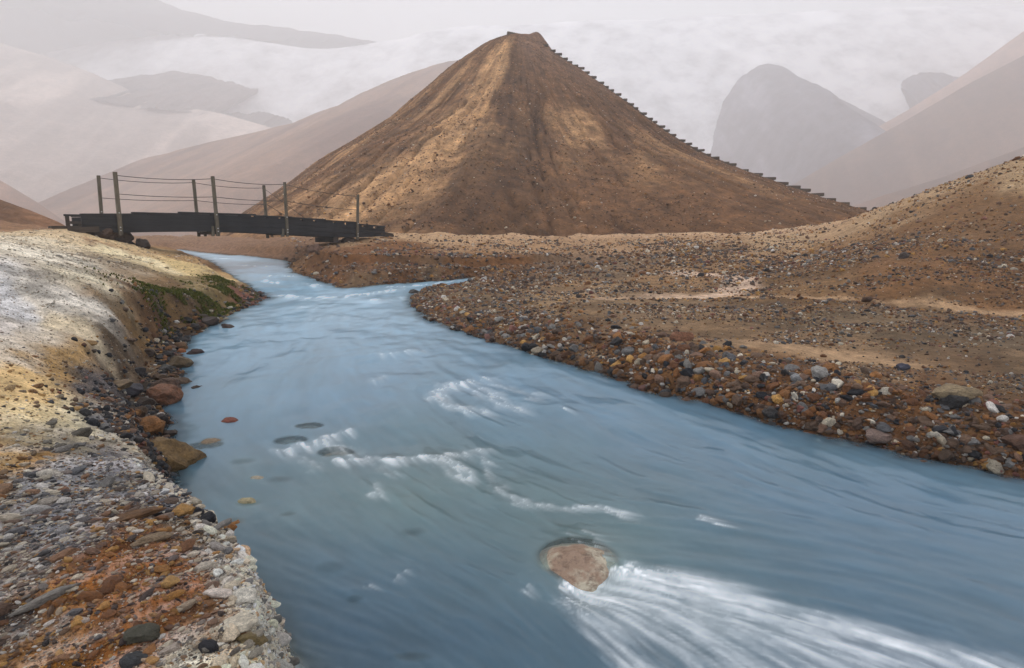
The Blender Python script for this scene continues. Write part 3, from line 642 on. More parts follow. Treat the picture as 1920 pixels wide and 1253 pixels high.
m = NT('glacial_water')
fo, de, si, gr, sk = (m.attr(k).outputs['Fac'] for k in ('foam', 'depth', 'silt', 'green', 'streak'))
c = m.mix(si, (.022, .066, .118), (.24, .43, .57)); c = m.mix(gr, c, (.085, .145, .150))
c = m.mul(c, m.rng(sk, -1, 1, .74, 1.26)); c = m.mix(fo, c, (.86, .90, .93))
g = m.n('ShaderNodeNewGeometry'); nz = m.noise(g.outputs['Position'], 14, 4, .6)
b = m.bump(nz.outputs[0], .25, .01)
p = m.principled(c, m.math('ADD', m.math('MULTIPLY', fo, .4), .16), b, .5); p.inputs['IOR'].default_value = 1.333
tr = m.n('ShaderNodeBsdfTransparent'); tr.inputs[0].default_value = (.80, .90, .93, 1)
al = m.math('POWER', 2.718, m.math('MULTIPLY', de, -9.0)); al = m.math('MULTIPLY', al, m.math('SUBTRACT', 1.0, fo)); al = m.math('MULTIPLY', al, .9)
tl = m.n('ShaderNodeBsdfTranslucent'); tl.inputs[0].default_value = (.42, .5, .53, 1); ad = m.n('ShaderNodeAddShader'); m.l(p.outputs[0], ad.inputs[0]); m.l(tl.outputs[0], ad.inputs[1])
ms = m.n('ShaderNodeMixShader'); m.l(al, ms.inputs[0]); m.l(ad.outputs[0], ms.inputs[1]); m.l(tr.outputs[0], ms.inputs[2])
m.l(ms.outputs[0], m.out.inputs[0])
tag(link('river', me, m.m), 'milky blue glacial river with white foam rushing past the boulder', kind='structure')

# ================================================================== STONES
def stone_mesh(name, seed, sub_=3, cuts=9, nz=.14, sharp=True):
    bm = bmesh.new(); bmesh.ops.create_icosphere(bm, subdivisions=sub_, radius=1)
    rs = random.Random(seed); pl = []
    for _ in range(cuts):
        v = Vector((rs.gauss(0, 1), rs.gauss(0, 1), rs.gauss(0, 1))).normalized(); pl.append((v, rs.uniform(.58, .9)))
    off = Vector((rs.uniform(0, 50), rs.uniform(0, 50), 0))
    for v in bm.verts:
        for n, d in pl:
            k = v.co.dot(n) - d
            if k > 0: v.co -= n*k
        f = mnoise.fractal(v.co*1.6 + off, 1.0, 2.0, 4); v.co *= 1 + nz*f
    me = bpy.data.meshes.new(name); bm.to_mesh(me); bm.free()
    for p in me.polygons: p.use_smooth = True
    if cuts: me.set_sharp_from_angle(angle=R(24))
    return me
ST_OBJ = stone_material('stone', 'object'); ST_INS = stone_material('gravel_stone', 'instance')
protos = bpy.data.collections.new('stone_shapes')
for k in range(8):
    me = stone_mesh('stone_shape', 100+k, 2 if k < 5 else 2, 12 if k % 2 else 8, .10); me.materials.append(ST_INS)
    o = bpy.data.objects.new('stone_shape', me); protos.objects.link(o)
def scatter(name, label, cat, pos, scl, rot, colr):
    n = len(pos); me = bpy.data.meshes.new(name); me.vertices.add(n); me.vertices.foreach_set('co', np.asarray(pos, np.float32).reshape(-1))
    add_v(me, 'scl', scl); add_v(me, 'rot', rot); add_col(me, 'col', colr)
    a = me.attributes.new('pick', 'INT', 'POINT'); a.data.foreach_set('value', rng.integers(0, 8, n).astype(np.int32))
    o = link(name, me, ST_INS); g = bpy.data.node_groups.new(name, 'GeometryNodeTree')
    g.interface.new_socket('Geometry', in_out='INPUT', socket_type='NodeSocketGeometry'); g.interface.new_socket('Geometry', in_out='OUTPUT', socket_type='NodeSocketGeometry')
    N = g.nodes.new; gi = N('NodeGroupInput'); go = N('NodeGroupOutput'); ip = N('GeometryNodeInstanceOnPoints'); ci = N('GeometryNodeCollectionInfo')
    ci.inputs[0].default_value = protos; ci.inputs['Separate Children'].default_value = True; ci.inputs['Reset Children'].default_value = True
    def na_(nm, t): q = N('GeometryNodeInputNamedAttribute'); q.data_type = t; q.inputs[0].default_value = nm; return q.outputs[0]
    e2 = N('FunctionNodeEulerToRotation'); g.links.new(na_('rot', 'FLOAT_VECTOR'), e2.inputs[0])
    g.links.new(gi.outputs[0], ip.inputs['Points']); g.links.new(ci.outputs[0], ip.inputs['Instance']); ip.inputs['Pick Instance'].default_value = True
    g.links.new(na_('pick', 'INT'), ip.inputs['Instance Index']); g.links.new(e2.outputs[0], ip.inputs['Rotation']); g.links.new(na_('scl', 'FLOAT_VECTOR'), ip.inputs['Scale'])
    g.links.new(ip.outputs[0], go.inputs[0])
    md = o.modifiers.new('stones', 'NODES'); md.node_group = g
    return tag(o, label, cat, kind='stuff')
PAL = {'rust': ((118, 76, 42), (134, 90, 50), (100, 64, 38), (146, 100, 56)), 'brown': ((96, 76, 60), (112, 88, 70), (84, 64, 52), (124, 96, 78)), 'grey': ((92, 92, 94), (112, 110, 108), (76, 78, 82), (128, 124, 118)),
       'pale': ((200, 188, 166), (214, 204, 186), (180, 166, 144), (208, 202, 194)), 'ochre': ((168, 126, 66), (184, 140, 78), (152, 108, 54)), 'dark': ((42, 42, 46), (54, 52, 52), (34, 36, 42)), 'red': ((128, 82, 70), (116, 72, 62), (140, 96, 84))}
KEYS = list(PAL)
PROB = {'bar': (.26, .33, .16, .075, .045, .09, .04), 'plain': (.14, .36, .22, .10, .06, .08, .04), 'left': (.10, .12, .18, .38, .08, .14, 0), 'slope': (.25, .42, .08, .08, .12, .03, .02), 'orange': (.20, .14, .07, .15, .28, .15, .01), 'chalk': (.05, .18, .12, .45, .15, .05, 0), 'rim': (.03, .03, .16, .62, .04, .12, 0), 'beach': (.12, .2, .14, .04, .04, .43, .03)}
def pick_col(kind, n):
    k = rng.choice(len(KEYS), n, p=np.array(PROB[kind])/sum(PROB[kind])); out = np.zeros((n, 3))
    for j, kn in enumerate(KEYS):
        i = np.where(k == j)[0]; opt = np.array([lin(q) for q in PAL[kn]]); out[i] = opt[rng.integers(0, len(opt), len(i))]*rng.uniform(.75, 1.25, len(i))[:, None]
    return np.clip(out, .01, .8), [KEYS[j] for j in k]
def rot_rand(n, flat=.35):
    return np.stack([rng.normal(0, flat, n), rng.normal(0, flat, n), rng.uniform(0, 6.283, n)], -1)
def samp(n, u0, u1, y0, y1):
    u = rng.uniform(u0, u1, n); yy = np.exp(rng.uniform(math.log(y0), math.log(y1), n)); return u*yy, yy

# --- right gravel bank
bx, by = samp(150000, -.30, 1.15, 2.6, 14.5)
z, s = land(bx, by); k = (s > -.12) & (s < .30 + .13*by) & (rng.random(len(bx)) < np.exp(-np.clip(s-.25, 0, 9)/(.10 + .035*by))) & (bx > -.25*by + .0)
bx, by, z, s = bx[k], by[k], z[k], s[k]; n = len(bx)
size = np.clip(rng.lognormal(-4.1, .6, n), .006, .07)*np.clip(by/5, .8, 1.05); asp = rng.uniform(.5, 1, n); fl = rng.uniform(.35, .8, n)
scl = np.stack([size, size*asp, size*fl], -1); colr, names = pick_col('bar', n); wet = sst(.12, 0, s); colr *= (1-.45*wet)[:, None]
rot = rot_rand(n); z = z + size*fl*.08
px_size = size/np.hypot(bx, by)*np.where(s < 0.0, .3, 1)*np.where((np.abs(bx/by) < .92), 1, 0)
order = np.argsort(-px_size); top = order[:230]; rest = order[230:]
scatter('gravel', 'small rounded gravel covering the right river bank', 'gravel', np.stack([bx, by, z], -1)[rest], scl[rest], rot[rest], colr[rest])
solo = [stone_mesh('stone', 300+k, 3, 6 + k % 5, .18) for k in range(10)]
for me in solo: me.materials.append(ST_OBJ)
WORD = {'rust': 'rust brown', 'brown': 'dull brown', 'grey': 'grey', 'pale': 'pale cream', 'ochre': 'ochre yellow', 'dark': 'near black', 'red': 'dark red'}
for i in top:
    o = link('stone', solo[rng.integers(10)]); o.location = (bx[i], by[i], z[i]); o.rotation_euler = rot[i]; o.scale = scl[i]*1.12; o.color = (*colr[i], 1)
    wd_ = WORD[names[i]]; shp = 'big' if size[i] > .055*np.clip(by[i]/5, .8, 1.05) else 'long' if asp[i] < .62 else 'flat' if fl[i] < .48 else 'rounded'
    row = 'at the waterline' if s[i] < .12 else 'halfway up the bank' if s[i] < .42 else 'on top of the bank'
    u_ = bx[i]/by[i]; where = 'by the right edge' if u_ > .75 else 'right of the pale waterline rock' if u_ > .6 else 'below the round whitish cobble' if u_ > .42 else 'midway along the shore' if u_ > .2 else 'towards the creek mouth'
    tag(o, f'{shp} {wd_} cobble {row}, {where}', 'stone', f'{shp} {wd_} cobbles {row} {where}')
# --- flat behind it
bx, by = samp(80000, -.24, 1.15, 3.6, 22)
z, s = land(bx, by); pn = fbm(bx*.9, by*1.8, 4, 161); d1, _, _ = line_d(bx, by, SAND); d2, _, _ = line_d(bx, by, SAND2); d3, _, _ = line_d(bx, by, SAND3)
k = (s > .15) & (rng.random(len(bx)) < (.12 + 1.5*sst(.42, .62, pn))*sst(.1, .4, d1)*sst(.05, .3, d2)*sst(.03, .25, d3)) & (z < 1.5)
bx, by, z = bx[k], by[k], z[k]; n = len(bx); size = np.clip(rng.lognormal(-4.9, .5, n), .004, .03)*np.clip(by/4.5, .8, 3.2); fl = rng.uniform(.4, .8, n)
scatter('gravel', 'fine mixed gravel strewn over the sandy flat', 'gravel', np.stack([bx, by, z + size*.15], -1), np.stack([size, size*rng.uniform(.55, 1, n), size*fl], -1), rot_rand(n), pick_col('plain', n)[0])
# --- right slope
bx, by = samp(30000, .25, 1.25, 5.5, 24)
z, s = land(bx, by); k = (z > .62) & (rng.random(len(bx)) < .25 + .75*sst(.42, .6, fbm(bx*.8, by*.8, 4, 163)))
bx, by, z = bx[k], by[k], z[k]; n = len(bx); size = np.clip(rng.lognormal(-4.6, .55, n), .006, .06)*np.clip(by/8, .8, 2)
scatter('scree', 'loose brown scree scattered over the right slope', 'scree', np.stack([bx, by, z + size*.15], -1), np.stack([size, size*rng.uniform(.5, 1, n), size*rng.uniform(.35, .8, n)], -1), rot_rand(n, .5), pick_col('slope', n)[0]*1.05)
# --- terrace and creek edge under the hill
bx, by = samp(16000, -.42, .5, 11.5, 24)
z, s = land(bx, by); dc, _, _ = line_d(bx, by, CREEK); k = (s > -.1) & (bx > -.40*by) & (rng.random(len(bx)) < .28 + .7*np.exp(-(dc/.8)**2) + .6*np.exp(-np.clip(s, 0, 9)/.35))
bx, by, z = bx[k], by[k], z[k]; n = len(bx); size = np.clip(rng.lognormal(-3.6, .5, n), .015, .10)
scatter('gravel', 'coarse gravel on the bank and creek bed below the hill', 'gravel', np.stack([bx, by, z + size*.1], -1), np.stack([size, size*rng.uniform(.5, 1, n), size*rng.uniform(.35, .7, n)], -1), rot_rand(n), pick_col('slope', n)[0]*.9)
# --- central hill
n0 = 5200; a = np.radians(rng.uniform(-75, 75, n0)); r_ = 36 - 26*rng.random(n0)**2.2
bx = C0[0] + np.sin(a)*r_; by = C0[1] - np.cos(a)*r_; z = hill_z(bx, by); k = z > 1.9; bx, by, z = bx[k], by[k], z[k]; n = len(bx); size = np.clip(rng.lognormal(-3.5, .45, n), .02, .10)
n1_ = 38000; a = np.radians(rng.uniform(-80, 70, n1_)); r2 = 37*np.sqrt(rng.uniform(.005, 1, n1_)); hx2 = C0[0] + np.sin(a)*r2; hy2 = C0[1] - np.cos(a)*r2; hz2 = hill_z(hx2, hy2)
kk2 = (hz2 > 1.9) & (rng.random(n1_) < .25 + .9*sst(.4, .62, fbm(hx2*.35, hy2*.35, 4, 165))); hx2, hy2, hz2 = hx2[kk2], hy2[kk2], hz2[kk2]; n2_ = len(hx2); sz2 = np.clip(rng.lognormal(-3.15, .4, n2_), .02, .11)
scatter('scree', 'earth clods and scree roughening the central hill', 'scree', np.stack([hx2, hy2, hz2], -1), np.stack([sz2, sz2*rng.uniform(.5, 1, n2_), sz2*rng.uniform(.35, .7, n2_)], -1), rot_rand(n2_), np.clip(lin((112, 80, 52))*rng.choice([.5, .7, .9, 1.2, 1.8, 2.2], n2_)[:, None], .01, .6))
cc = pick_col('chalk', n)[0]
scatter('scree', 'pale and brown stones dotting the foot of the central hill', 'scree', np.stack([bx, by, z], -1), np.stack([size, size*rng.uniform(.5, 1, n), size*rng.uniform(.35, .7, n)], -1), rot_rand(n), cc)
# --- near left bank: flat crumbs lying along the strata
STRAT = .95
bx, by = samp(260000, -1.25, -.1, .75, 5.2); by = by - .1
z, s = land(bx, by); k = (s > .0) & (bx < -.03*by); bx, by, z, s = bx[k], by[k], z[k], s[k]
rk_ = np.hypot(bx, by); gcol = ground_colour(bx, by, s); warm = (gcol[:, 0]-gcol[:, 2])/(gcol[:, 0]+1e-3); orange = warm > .62; rim_ = (s < .16 + .05*rng.random(len(s))) & (rk_ < 3.2)
k = rng.random(len(bx)) < np.where(rim_, 1, np.where(orange, .60, .8))*np.maximum(sst(3.6, 2.5, rk_), .22*sst(6, 4, rk_) + .5*np.exp(-s/.15)); bx, by, z, s, gcol, orange, rim_, rk_ = (q[k] for q in (bx, by, z, s, gcol, orange, rim_, rk_)); n = len(bx)
size = np.clip(rng.lognormal(-6.2, .78, n), .0014, .030)*np.clip(rk_/1.8, .75, 1.5)*np.where(rim_, 1.25, 1)
ca_, _ = pick_col('left', n); co_, _ = pick_col('orange', n); cr_, _ = pick_col('rim', n); colr = np.where(orange[:, None], co_, ca_); colr = np.where(rim_[:, None], cr_, colr)
mixq = rng.uniform(.1, .8, n)[:, None]; colr = colr*(1-mixq*.55) + gcol*mixq*.55*rng.uniform(.7, 1.4, n)[:, None]; colr = np.where(rim_[:, None], np.minimum(colr*1.4, .80), colr); colr = np.clip(colr, .01, .82)
el = rng.uniform(.3, .7, n); rot = np.stack([rng.normal(0, .25, n), rng.normal(0, .25, n), np.where(orange | rim_, rng.uniform(0, 6.28, n), STRAT + rng.normal(0, .3, n))], -1)
scl = np.stack([size*1.25, size*el*1.3, size*rng.uniform(.35, .7, n)], -1)
pxs = size/rk_*np.where(np.abs(bx/np.maximum(by, .3)) < .85, 1, 0)*(by > 1.15); order = np.argsort(-pxs); top = order[:60]; rest = order[60:]
scatter('crumbled_crust', 'crumbled pale, dark and orange crust of the near left bank', 'gravel', np.stack([bx, by, z + size*.12], -1)[rest], scl[rest], rot[rest], colr[rest])
for i in top:
    o = link('stone', solo[rng.integers(10)]); o.location = (bx[i], by[i], z[i] + size[i]*.15); o.rotation_euler = rot[i]; o.scale = scl[i]; o.color = (*colr[i], 1)
    lum = colr[i].mean(); wd_ = 'dark' if lum < .07 else 'brown' if lum < .22 else 'pale'; shp = 'large' if size[i] > .027*np.clip(rk_[i]/1.8, .75, 1.9) else 'flat' if el[i] < .5 else 'blocky'
    where = 'on the pale rim' if rim_[i] else 'in the orange patch' if orange[i] else 'in grey streaks'; far_ = 'at the picture bottom' if by[i] < 1.7 else 'further up the bank' if by[i] > 2.6 else 'beside the river edge' if s[i] < .5 else 'inland on the near bank'
    tag(o, f'{shp} {wd_} chunk of stone {where}, {far_}', 'stone', f'{shp} {wd_} chunks {where} {far_}')
# --- pale flat further back
bx, by = samp(60000, -1.1, -.15, 3.6, 15)
z, s = land(bx, by); k = (s > .3) & (bx < -.2*by) & (rng.random(len(bx)) < .30 + .8*sst(.45, .65, fbm(bx*1.9, by*.9, 5, 71, .6))); bx, by, z = bx[k], by[k], z[k]; n = len(bx); size = np.clip(rng.lognormal(-5.2, .55, n), .003, .035)*np.clip(by/6, .7, 2)
scatter('gravel', 'small crumbs on the pale flat of the left bank', 'gravel', np.stack([bx, by, z + size*.1], -1), np.stack([size, size*rng.uniform(.5, 1, n), size*rng.uniform(.3, .6, n)], -1), rot_rand(n), np.clip(.45*pick_col('chalk', n)[0] + .55*ground_colour(bx, by, np.full(n, 1.))*rng.uniform(.6, 1.35, n)[:, None], .01, .8))
# --- stony left shore
bx, by = samp(30000, -1.0, -.28, 3.0, 12)
z, s = land(bx, by); k = (s > -.10) & (s < .6) & (rng.random(len(bx)) < np.exp(-np.clip(s-.2, 0, 9)/.12)*.9); bx, by, z, s = bx[k], by[k], z[k], s[k]; n = len(bx); size = np.clip(rng.lognormal(-4.0, .5, n), .008, .05)*np.clip(by/6, .8, 1.3)
colr = pick_col('beach', n)[0]*(1-.35*sst(.2, 0, s))[:, None]
scatter('gravel', 'dark wet cobbles along the left shore', 'gravel', np.stack([bx, by, z + size*.2], -1), np.stack([size, size*rng.uniform(.5, 1, n), size*rng.uniform(.4, .75, n)], -1), rot_rand(n), colr)

# --- named rocks
def rock(px, py, wpx, rgb, label, asp=.75, ht=.6, lift=.25, seed=1, group=None, rz=None, cuts=7, water=False, Y=None, hpx=None, cat='rock', nm='rock'):
    if Y: p = PY(px, py, Y)
    else:
        dr = ray(px, py); Yt = np.exp(np.linspace(math.log(1.0), math.log(30), 700)); P_ = dr[None]*(Yt/dr[1])[:, None]; P_[:, 2] += ZC
        gq = np.maximum(land(P_[:, 0], P_[:, 1], False)[0], zw(P_[:, 1]) - .01); hit = np.where(P_[:, 2] <= gq)[0]; p = P_[hit[0] if len(hit) else -1]
    zg = max(float(ground_z(p[0], p[1])[0]), float(zw(p[1])) - .04)
    d = math.hypot(p[0], p[1]); sc = wpx/F*math.sqrt(d*d + (ZC-zg)**2)*.5*1.05
    me = stone_mesh(nm, 500+seed, 4, cuts, .17); o = link(nm, me, ST_OBJ); o.color = (*lin(rgb), 1)
    o.scale = (sc, sc*asp, sc*ht); o.rotation_euler = (random.uniform(-.12, .12), random.uniform(-.12, .12), rz if rz is not None else random.uniform(-.4, .4))
    o.location = (p[0], p[1], zg + sc*ht*lift); return tag(o, label, cat, group)
rock(322, 872, 92, (116, 92, 58), 'large tan topped boulder wedged at the left bank edge', .9, .78, .35, 1, rz=.3, cuts=10)
rock(286, 812, 46, (140, 96, 54), 'rounded orange brown rock behind the large tan boulder', .8, .8, .4, 2)
rock(308, 752, 52, (122, 84, 62), 'angular reddish rock with speckled face on left shore', .8, .7, .4, 3)
rock(310, 733, 58, (92, 72, 60), 'long flat topped dark brown rock on left shore', .55, .5, .4, 4)
rock(371, 731, 26, (70, 58, 50), 'small dark rock standing in the water off left shore', .7, .65, .3, 5)
rock(336, 690, 38, (104, 88, 66), 'olive brown rounded rock at the left waterline', .7, .65, .3, 6)
rock(312, 694, 22, (84, 82, 80), 'small grey rock beside the olive brown one', .8, .7, .3, 7)
rock(367, 664, 28, (62, 46, 44), 'dark maroon rock in the water off left shore', .6, .6, .3, 8)
rock(337, 653, 40, (112, 84, 58), 'flat tan rock lying on the upper left shore', .5, .45, .3, 9)
rock(341, 661, 18, (146, 88, 46), 'small bright orange rock on the upper left shore', .7, .7, .5, 10)
rock(428, 615, 32, (66, 52, 46), 'dark flat rock in the water at the bend', .6, .5, .3, 11)
rock(394, 608, 30, (72, 60, 54), 'dark rock at the waterline by the bend', .7, .6, .4, 12)
rock(414, 905, 34, (60, 52, 46), 'dark wet rock in the water below the tan boulder', .7, .6, .2, 13)
rock(420, 915, 26, (104, 62, 40), 'reddish wet rock against the dark wet one', .7, .5, .2, 14)
rock(340, 722, 30, (88, 70, 54), 'low brown rock behind the long flat topped rock', .7, .5, .3, 15)
rock(300, 846, 60, (46, 42, 40), 'black slab just behind the large tan boulder', .6, .5, .3, 16)
rock(240, 735, 46, (66, 64, 70), 'slate grey slab at the foot of the left bank', .6, .45, .3, 17)
rock(226, 727, 36, (130, 110, 84), 'tan slab resting on the slate grey one', .6, .4, .9, 18)
rock(358, 780, 16, (70, 62, 58), 'small dark rock in the shallows off left shore', .7, .6, .3, 19)
for j, (px, py, wp) in enumerate(((330, 748, 20), (275, 760, 26), (262, 700, 24), (300, 712, 22), (345, 640, 18), (280, 668, 22), (315, 668, 18), (262, 780, 28), (300, 790, 26), (318, 818, 22), (255, 830, 24), (330, 770, 18), (365, 620, 18), (380, 600, 18), (352, 605, 20), (290, 730, 20))):
    ci = j % 4; cw = ('charcoal', 'dark brown', 'blackish', 'warm brown')[ci]; wh = 'close behind the large tan boulder' if py > 805 else 'around the angular reddish rock' if py > 742 else 'behind the long flat topped rock' if py > 690 else 'up the shore towards the moss'
    rock(px, py, wp, ((58, 52, 50), (72, 60, 52), (50, 46, 46), (88, 70, 54))[ci], f'{cw} middling rock on the left shore {wh}', .75, .6, .4, 40+j, f'{cw} rocks {wh}')
rock(906, 546, 40, (74, 70, 68), 'dark grey rock at the mouth of the side creek', .7, .6, .3, 60) if False else None
rock(778, 551, 26, (74, 70, 66), 'dark grey rock on the gravel point at the creek mouth', .8, .6, .4, 61)
rock(1278, 637, 42, (142, 100, 76), 'pinkish brown flat cobble lying on the gravel flat', .6, .55, .5, 62)
rock(1533, 712, 30, (156, 152, 146), 'round whitish grey cobble on top of the right bank', .8, .8, .5, 63)
rock(1494, 716, 20, (150, 150, 150), 'smaller light grey cobble beside the whitish one', .8, .75, .5, 64)
rock(1645, 826, 48, (128, 108, 98), 'pale pinkish angular rock at the right waterline', .7, .5, .3, 65)
rock(1692, 694, 20, (72, 72, 86), 'bluish dark cobble alone on the sand', .7, .6, .5, 66)
rock(1448, 783, 30, (66, 62, 60), 'dark angular rock at the right waterline', .7, .75, .3, 67)
rock(1785, 752, 62, (146, 128, 100), 'tan slab propped on a dark cobble in right bank', .5, .4, .9, 68)
rock(1787, 763, 36, (48, 46, 46), 'black cobble under the tan slab', .7, .7, .3, 69)
rock(1625, 566, 18, (82, 60, 46), 'dark brown stone at the foot of right slope', .8, .7, .4, 70)
rock(1695, 480, 14, (86, 76, 72), 'lone grey stone halfway up the right slope', .8, .9, .4, 71, Y=9.9)
rock(1910, 835, 40, (96, 70, 56), 'brown slab at the right edge of picture', .7, .5, .3, 72)
rock(590, 467, 24, (122, 96, 80), 'light brown block under the right bridge end', .7, .8, .3, 73, Y=17.2)
rock(652, 449, 26, (70, 56, 46), 'dark flat stone under the right bridge post', .8, .5, .3, 74, Y=18.6)
rock(268, 467, 22, (58, 48, 42), 'pointed dark rock below the left bridge end', .7, 1.0, .4, 75, Y=14.2)
rock(185, 450, 60, (84, 66, 54), 'brown rubble block under the left bridge end', .6, .45, .3, 76, Y=14.1)
rock(215, 458, 50, (66, 52, 44), 'dark rubble block leaning under the left bridge end', .6, .6, .2, 77, Y=14.3)
rock(238, 974, 100, (104, 74, 46), 'long flat brown slab lying along the grey streaks', .22, .14, .5, 80, rz=.85)
rock(287, 1024, 54, (136, 116, 92), 'tan layered slab above the orange patch', .4, .3, .5, 81, rz=.8)
rock(345, 966, 34, (166, 126, 72), 'yellow brown block near the bank edge', .8, .6, .5, 82)
rock(391, 977, 24, (40, 40, 46), 'black angular stone close to the bank edge', .8, .8, .5, 83)
rock(366, 966, 24, (48, 48, 54), 'black stone next to the yellow brown block', .7, .6, .5, 84)
rock(90, 1130, 80, (128, 122, 114), 'long grey driftwood shaped slab among the streaks', .2, .16, .6, 85, rz=.95)
rock(266, 1196, 44, (74, 72, 60), 'dark olive stone low in the orange patch', .8, .5, .5, 86)
rock(249, 1235, 38, (58, 60, 62), 'dark grey stone at the bottom of the picture', .8, .6, .5, 87)
rock(445, 984, 32, (150, 104, 56), 'orange chunk capped white on the bank edge', .8, .7, .4, 88)
rock(457, 1127, 44, (206, 200, 186), 'big white chunk on the rim, upper of two', .75, .5, .4, 89)
rock(449, 1184, 50, (204, 194, 174), 'big white chunk on the rim, lower of two', .9, .4, .4, 90)
rock(474, 1212, 46, (112, 96, 62), 'olive brown chunk among white rim stones', .6, .4, .4, 91)
rock(391, 1220, 34, (38, 38, 44), 'black rounded stone below the orange patch', .6, .5, .5, 92)
rock(525, 1207, 34, (198, 192, 184), 'white chunk at the outer rim above water', .8, .6, .3, 93)
rock(305, 982, 20, (112, 76, 46), 'small brown stone right of the long brown slab', .6, .5, .5, 94)
rock(320, 1110, 26, (170, 132, 80), 'sandy yellow stone in the middle of the orange patch', .8, .6, .5, 95)
for q, (lab, rgb) in zip([S_MAIN] + S_SUB, [('big tan boulder washed over midstream before the white wake', (158, 132, 108)), ('reddish stone breaking the surface near left shore', (128, 74, 58)), ('tan stone awash off the left shore', (136, 118, 96)), ('dark stone awash beside the tan one', (84, 80, 74)), ('pale yellow flat stone just breaking the surface', (176, 164, 130))] + [(None, (110, 108, 100))]*13):
    me = stone_mesh('boulder' if lab and 'boulder' in lab else 'stone', 700 + int(q[0]*100) % 97, 4, 0, .10); o = link(me.name.split('.')[0], me, ST_OBJ)
    o.location = (q[0], q[1], q[2]-q[5]*.92); o.scale = (q[3], q[4], q[5]); o.color = (*lin(rgb), 1)
    if lab and 'boulder' in lab:
        mb = NT('boulder_stone'); tcb = mb.n('ShaderNodeTexCoord').outputs['Object']; nb = mb.noise(tcb, 1.3, 5, .62); nb2 = mb.noise(tcb, 6, 5, .65)
        cb = mb.mix(mb.rng(nb.outputs[0], .44, .56, 0, 1), (.30, .20, .135), (.50, .44, .33)); cb = mb.mix(mb.rng(nb2.outputs[0], .5, .66, 0, .8), cb, (.13, .075, .045)); pb_ = mb.principled(cb, .35, mb.bump(nb2.outputs[0], .5, .1), .5); mb.l(pb_.outputs[0], mb.out.inputs[0]); me.materials.clear(); me.materials.append(mb.m)
    if lab is None:
        rgb = random.choice(((176, 166, 146), (120, 116, 110), (150, 128, 108), (104, 104, 100))); o.color = (*lin(rgb), 1)
        tag(o, 'stone seen dimly under the milky water near the left bank', 'stone', 'stones under the water')
    else: tag(o, lab, 'boulder' if 'boulder' in lab else 'stone')

# ================================================================== FOOTBRIDGE
DARKW = wood_material('tarred_wood', (.020, .019, .020), (1.0, 14, 14), .7, .6, 1.6)
GREYW = wood_material('weathered_wood', (.125, .105, .075), (14, 14, 1.2), .8)
MIDW = wood_material('brown_wood', (.06, .045, .034), (1.2, 14, 14), .8)
STEEL = plain_material('galvanised_steel', (.55, .55, .55), .4, .9); WIRE = plain_material('dark_wire', (.03, .028, .028), .6)
A0 = PY(212, 380, 14.0)[:2]; E = np.array([.707, .707]); NF = np.array([-.707, .707])      # near face line, along and across (away)
BW = 1.35
def BP(px, py, off=0.):
    """photo pixel on the vertical plane of the bridge's near side (off metres further away) -> along, height"""
    d = ray(px, py); a = A0 + NF*off; t = (NF @ a)/(NF @ d[:2]); p = d*t + np.array([0, 0, ZC]); return float((p[:2]-a) @ E), float(p[2])
def bw(s, t, z): q = A0 + E*s + NF*t; return Vector((q[0], q[1], z))
OR = bw(BP(430, 430)[0], BW/2, .6)
bridge = bpy.data.objects.new('footbridge', None); COL.objects.link(bridge); bridge.location = OR
tag(bridge, 'dark timber footbridge with wire handrails arching over the river', 'bridge')
ROTB = math.atan2(E[1], E[0])
def bpart(name, verts, faces, mat, parent=bridge, smooth=False, bev=0):
    """verts in (along, across, z)"""
    bm = bmesh.new(); vs_ = [bm.verts.new((v[0], v[1], v[2])) for v in verts]
    for f in faces: bm.faces.new([vs_[i] for i in f])
    bmesh.ops.recalc_face_normals(bm, faces=bm.faces)
    if bev: bmesh.ops.bevel(bm, geom=bm.edges[:], offset=bev, segments=1, affect='EDGES')
    c = sum((v.co for v in bm.verts), Vector())/len(bm.verts)
    for v in bm.verts: v.co -= c
    me = bpy.data.meshes.new(name); bm.to_mesh(me); bm.free()
    o = link(name, me, mat); wpos = bw(c.x, c.y, c.z)
    o.parent = parent
    if parent is bridge: o.location = wpos - OR; o.rotation_euler = (0, 0, ROTB)
    else:
        M = Matrix.Translation(parent.location) @ Matrix.Rotation(ROTB, 4, 'Z'); o.location = M.inverted() @ (wpos - OR)
    return o
BF = [(0, 1, 2, 3), (7, 6, 5, 4), (0, 4, 5, 1), (1, 5, 6, 2), (2, 6, 7, 3), (3, 7, 4, 0)]
def beam(name, a, b, wt, h, mat, parent=bridge, t0=None, bev=.004):
    """straight board from (s,z) a to b; a,b give the top edge; occupies across t0..t0+wt, depth h below"""
    (s0, z0), (s1, z1) = a, b
    V = [(s0, t0, z0), (s1, t0, z1), (s1, t0+wt, z1), (s0, t0+wt, z0), (s0, t0, z0-h), (s1, t0, z1-h), (s1, t0+wt, z1-h), (s0, t0+wt, z0-h)]
    return bpart(name, V, BF, mat, parent, bev=bev)
def swept(name, prof_s, ztop_, zbot, t0, wt, mat):
    V = []; Fc = []
    for i, s in enumerate(prof_s): V += [(s, t0, ztop_[i]), (s, t0+wt, ztop_[i]), (s, t0+wt, zbot[i]), (s, t0, zbot[i])]
    n = len(prof_s)
    for i in range(n-1):
        a = 4*i; b = a+4
        for k in range(4): Fc.append((a+k, a+(k+1) % 4, b+(k+1) % 4, b+k))
    Fc += [(0, 1, 2, 3), tuple(4*(n-1)+k for k in (3, 2, 1, 0))]
    return bpart(name, V, Fc, mat)
topP = np.array([BP(*p) for p in ((152, 405), (225, 404), (300, 403), (400, 404), (480, 408), (540, 412), (610, 419), (670, 424), (722, 431))])
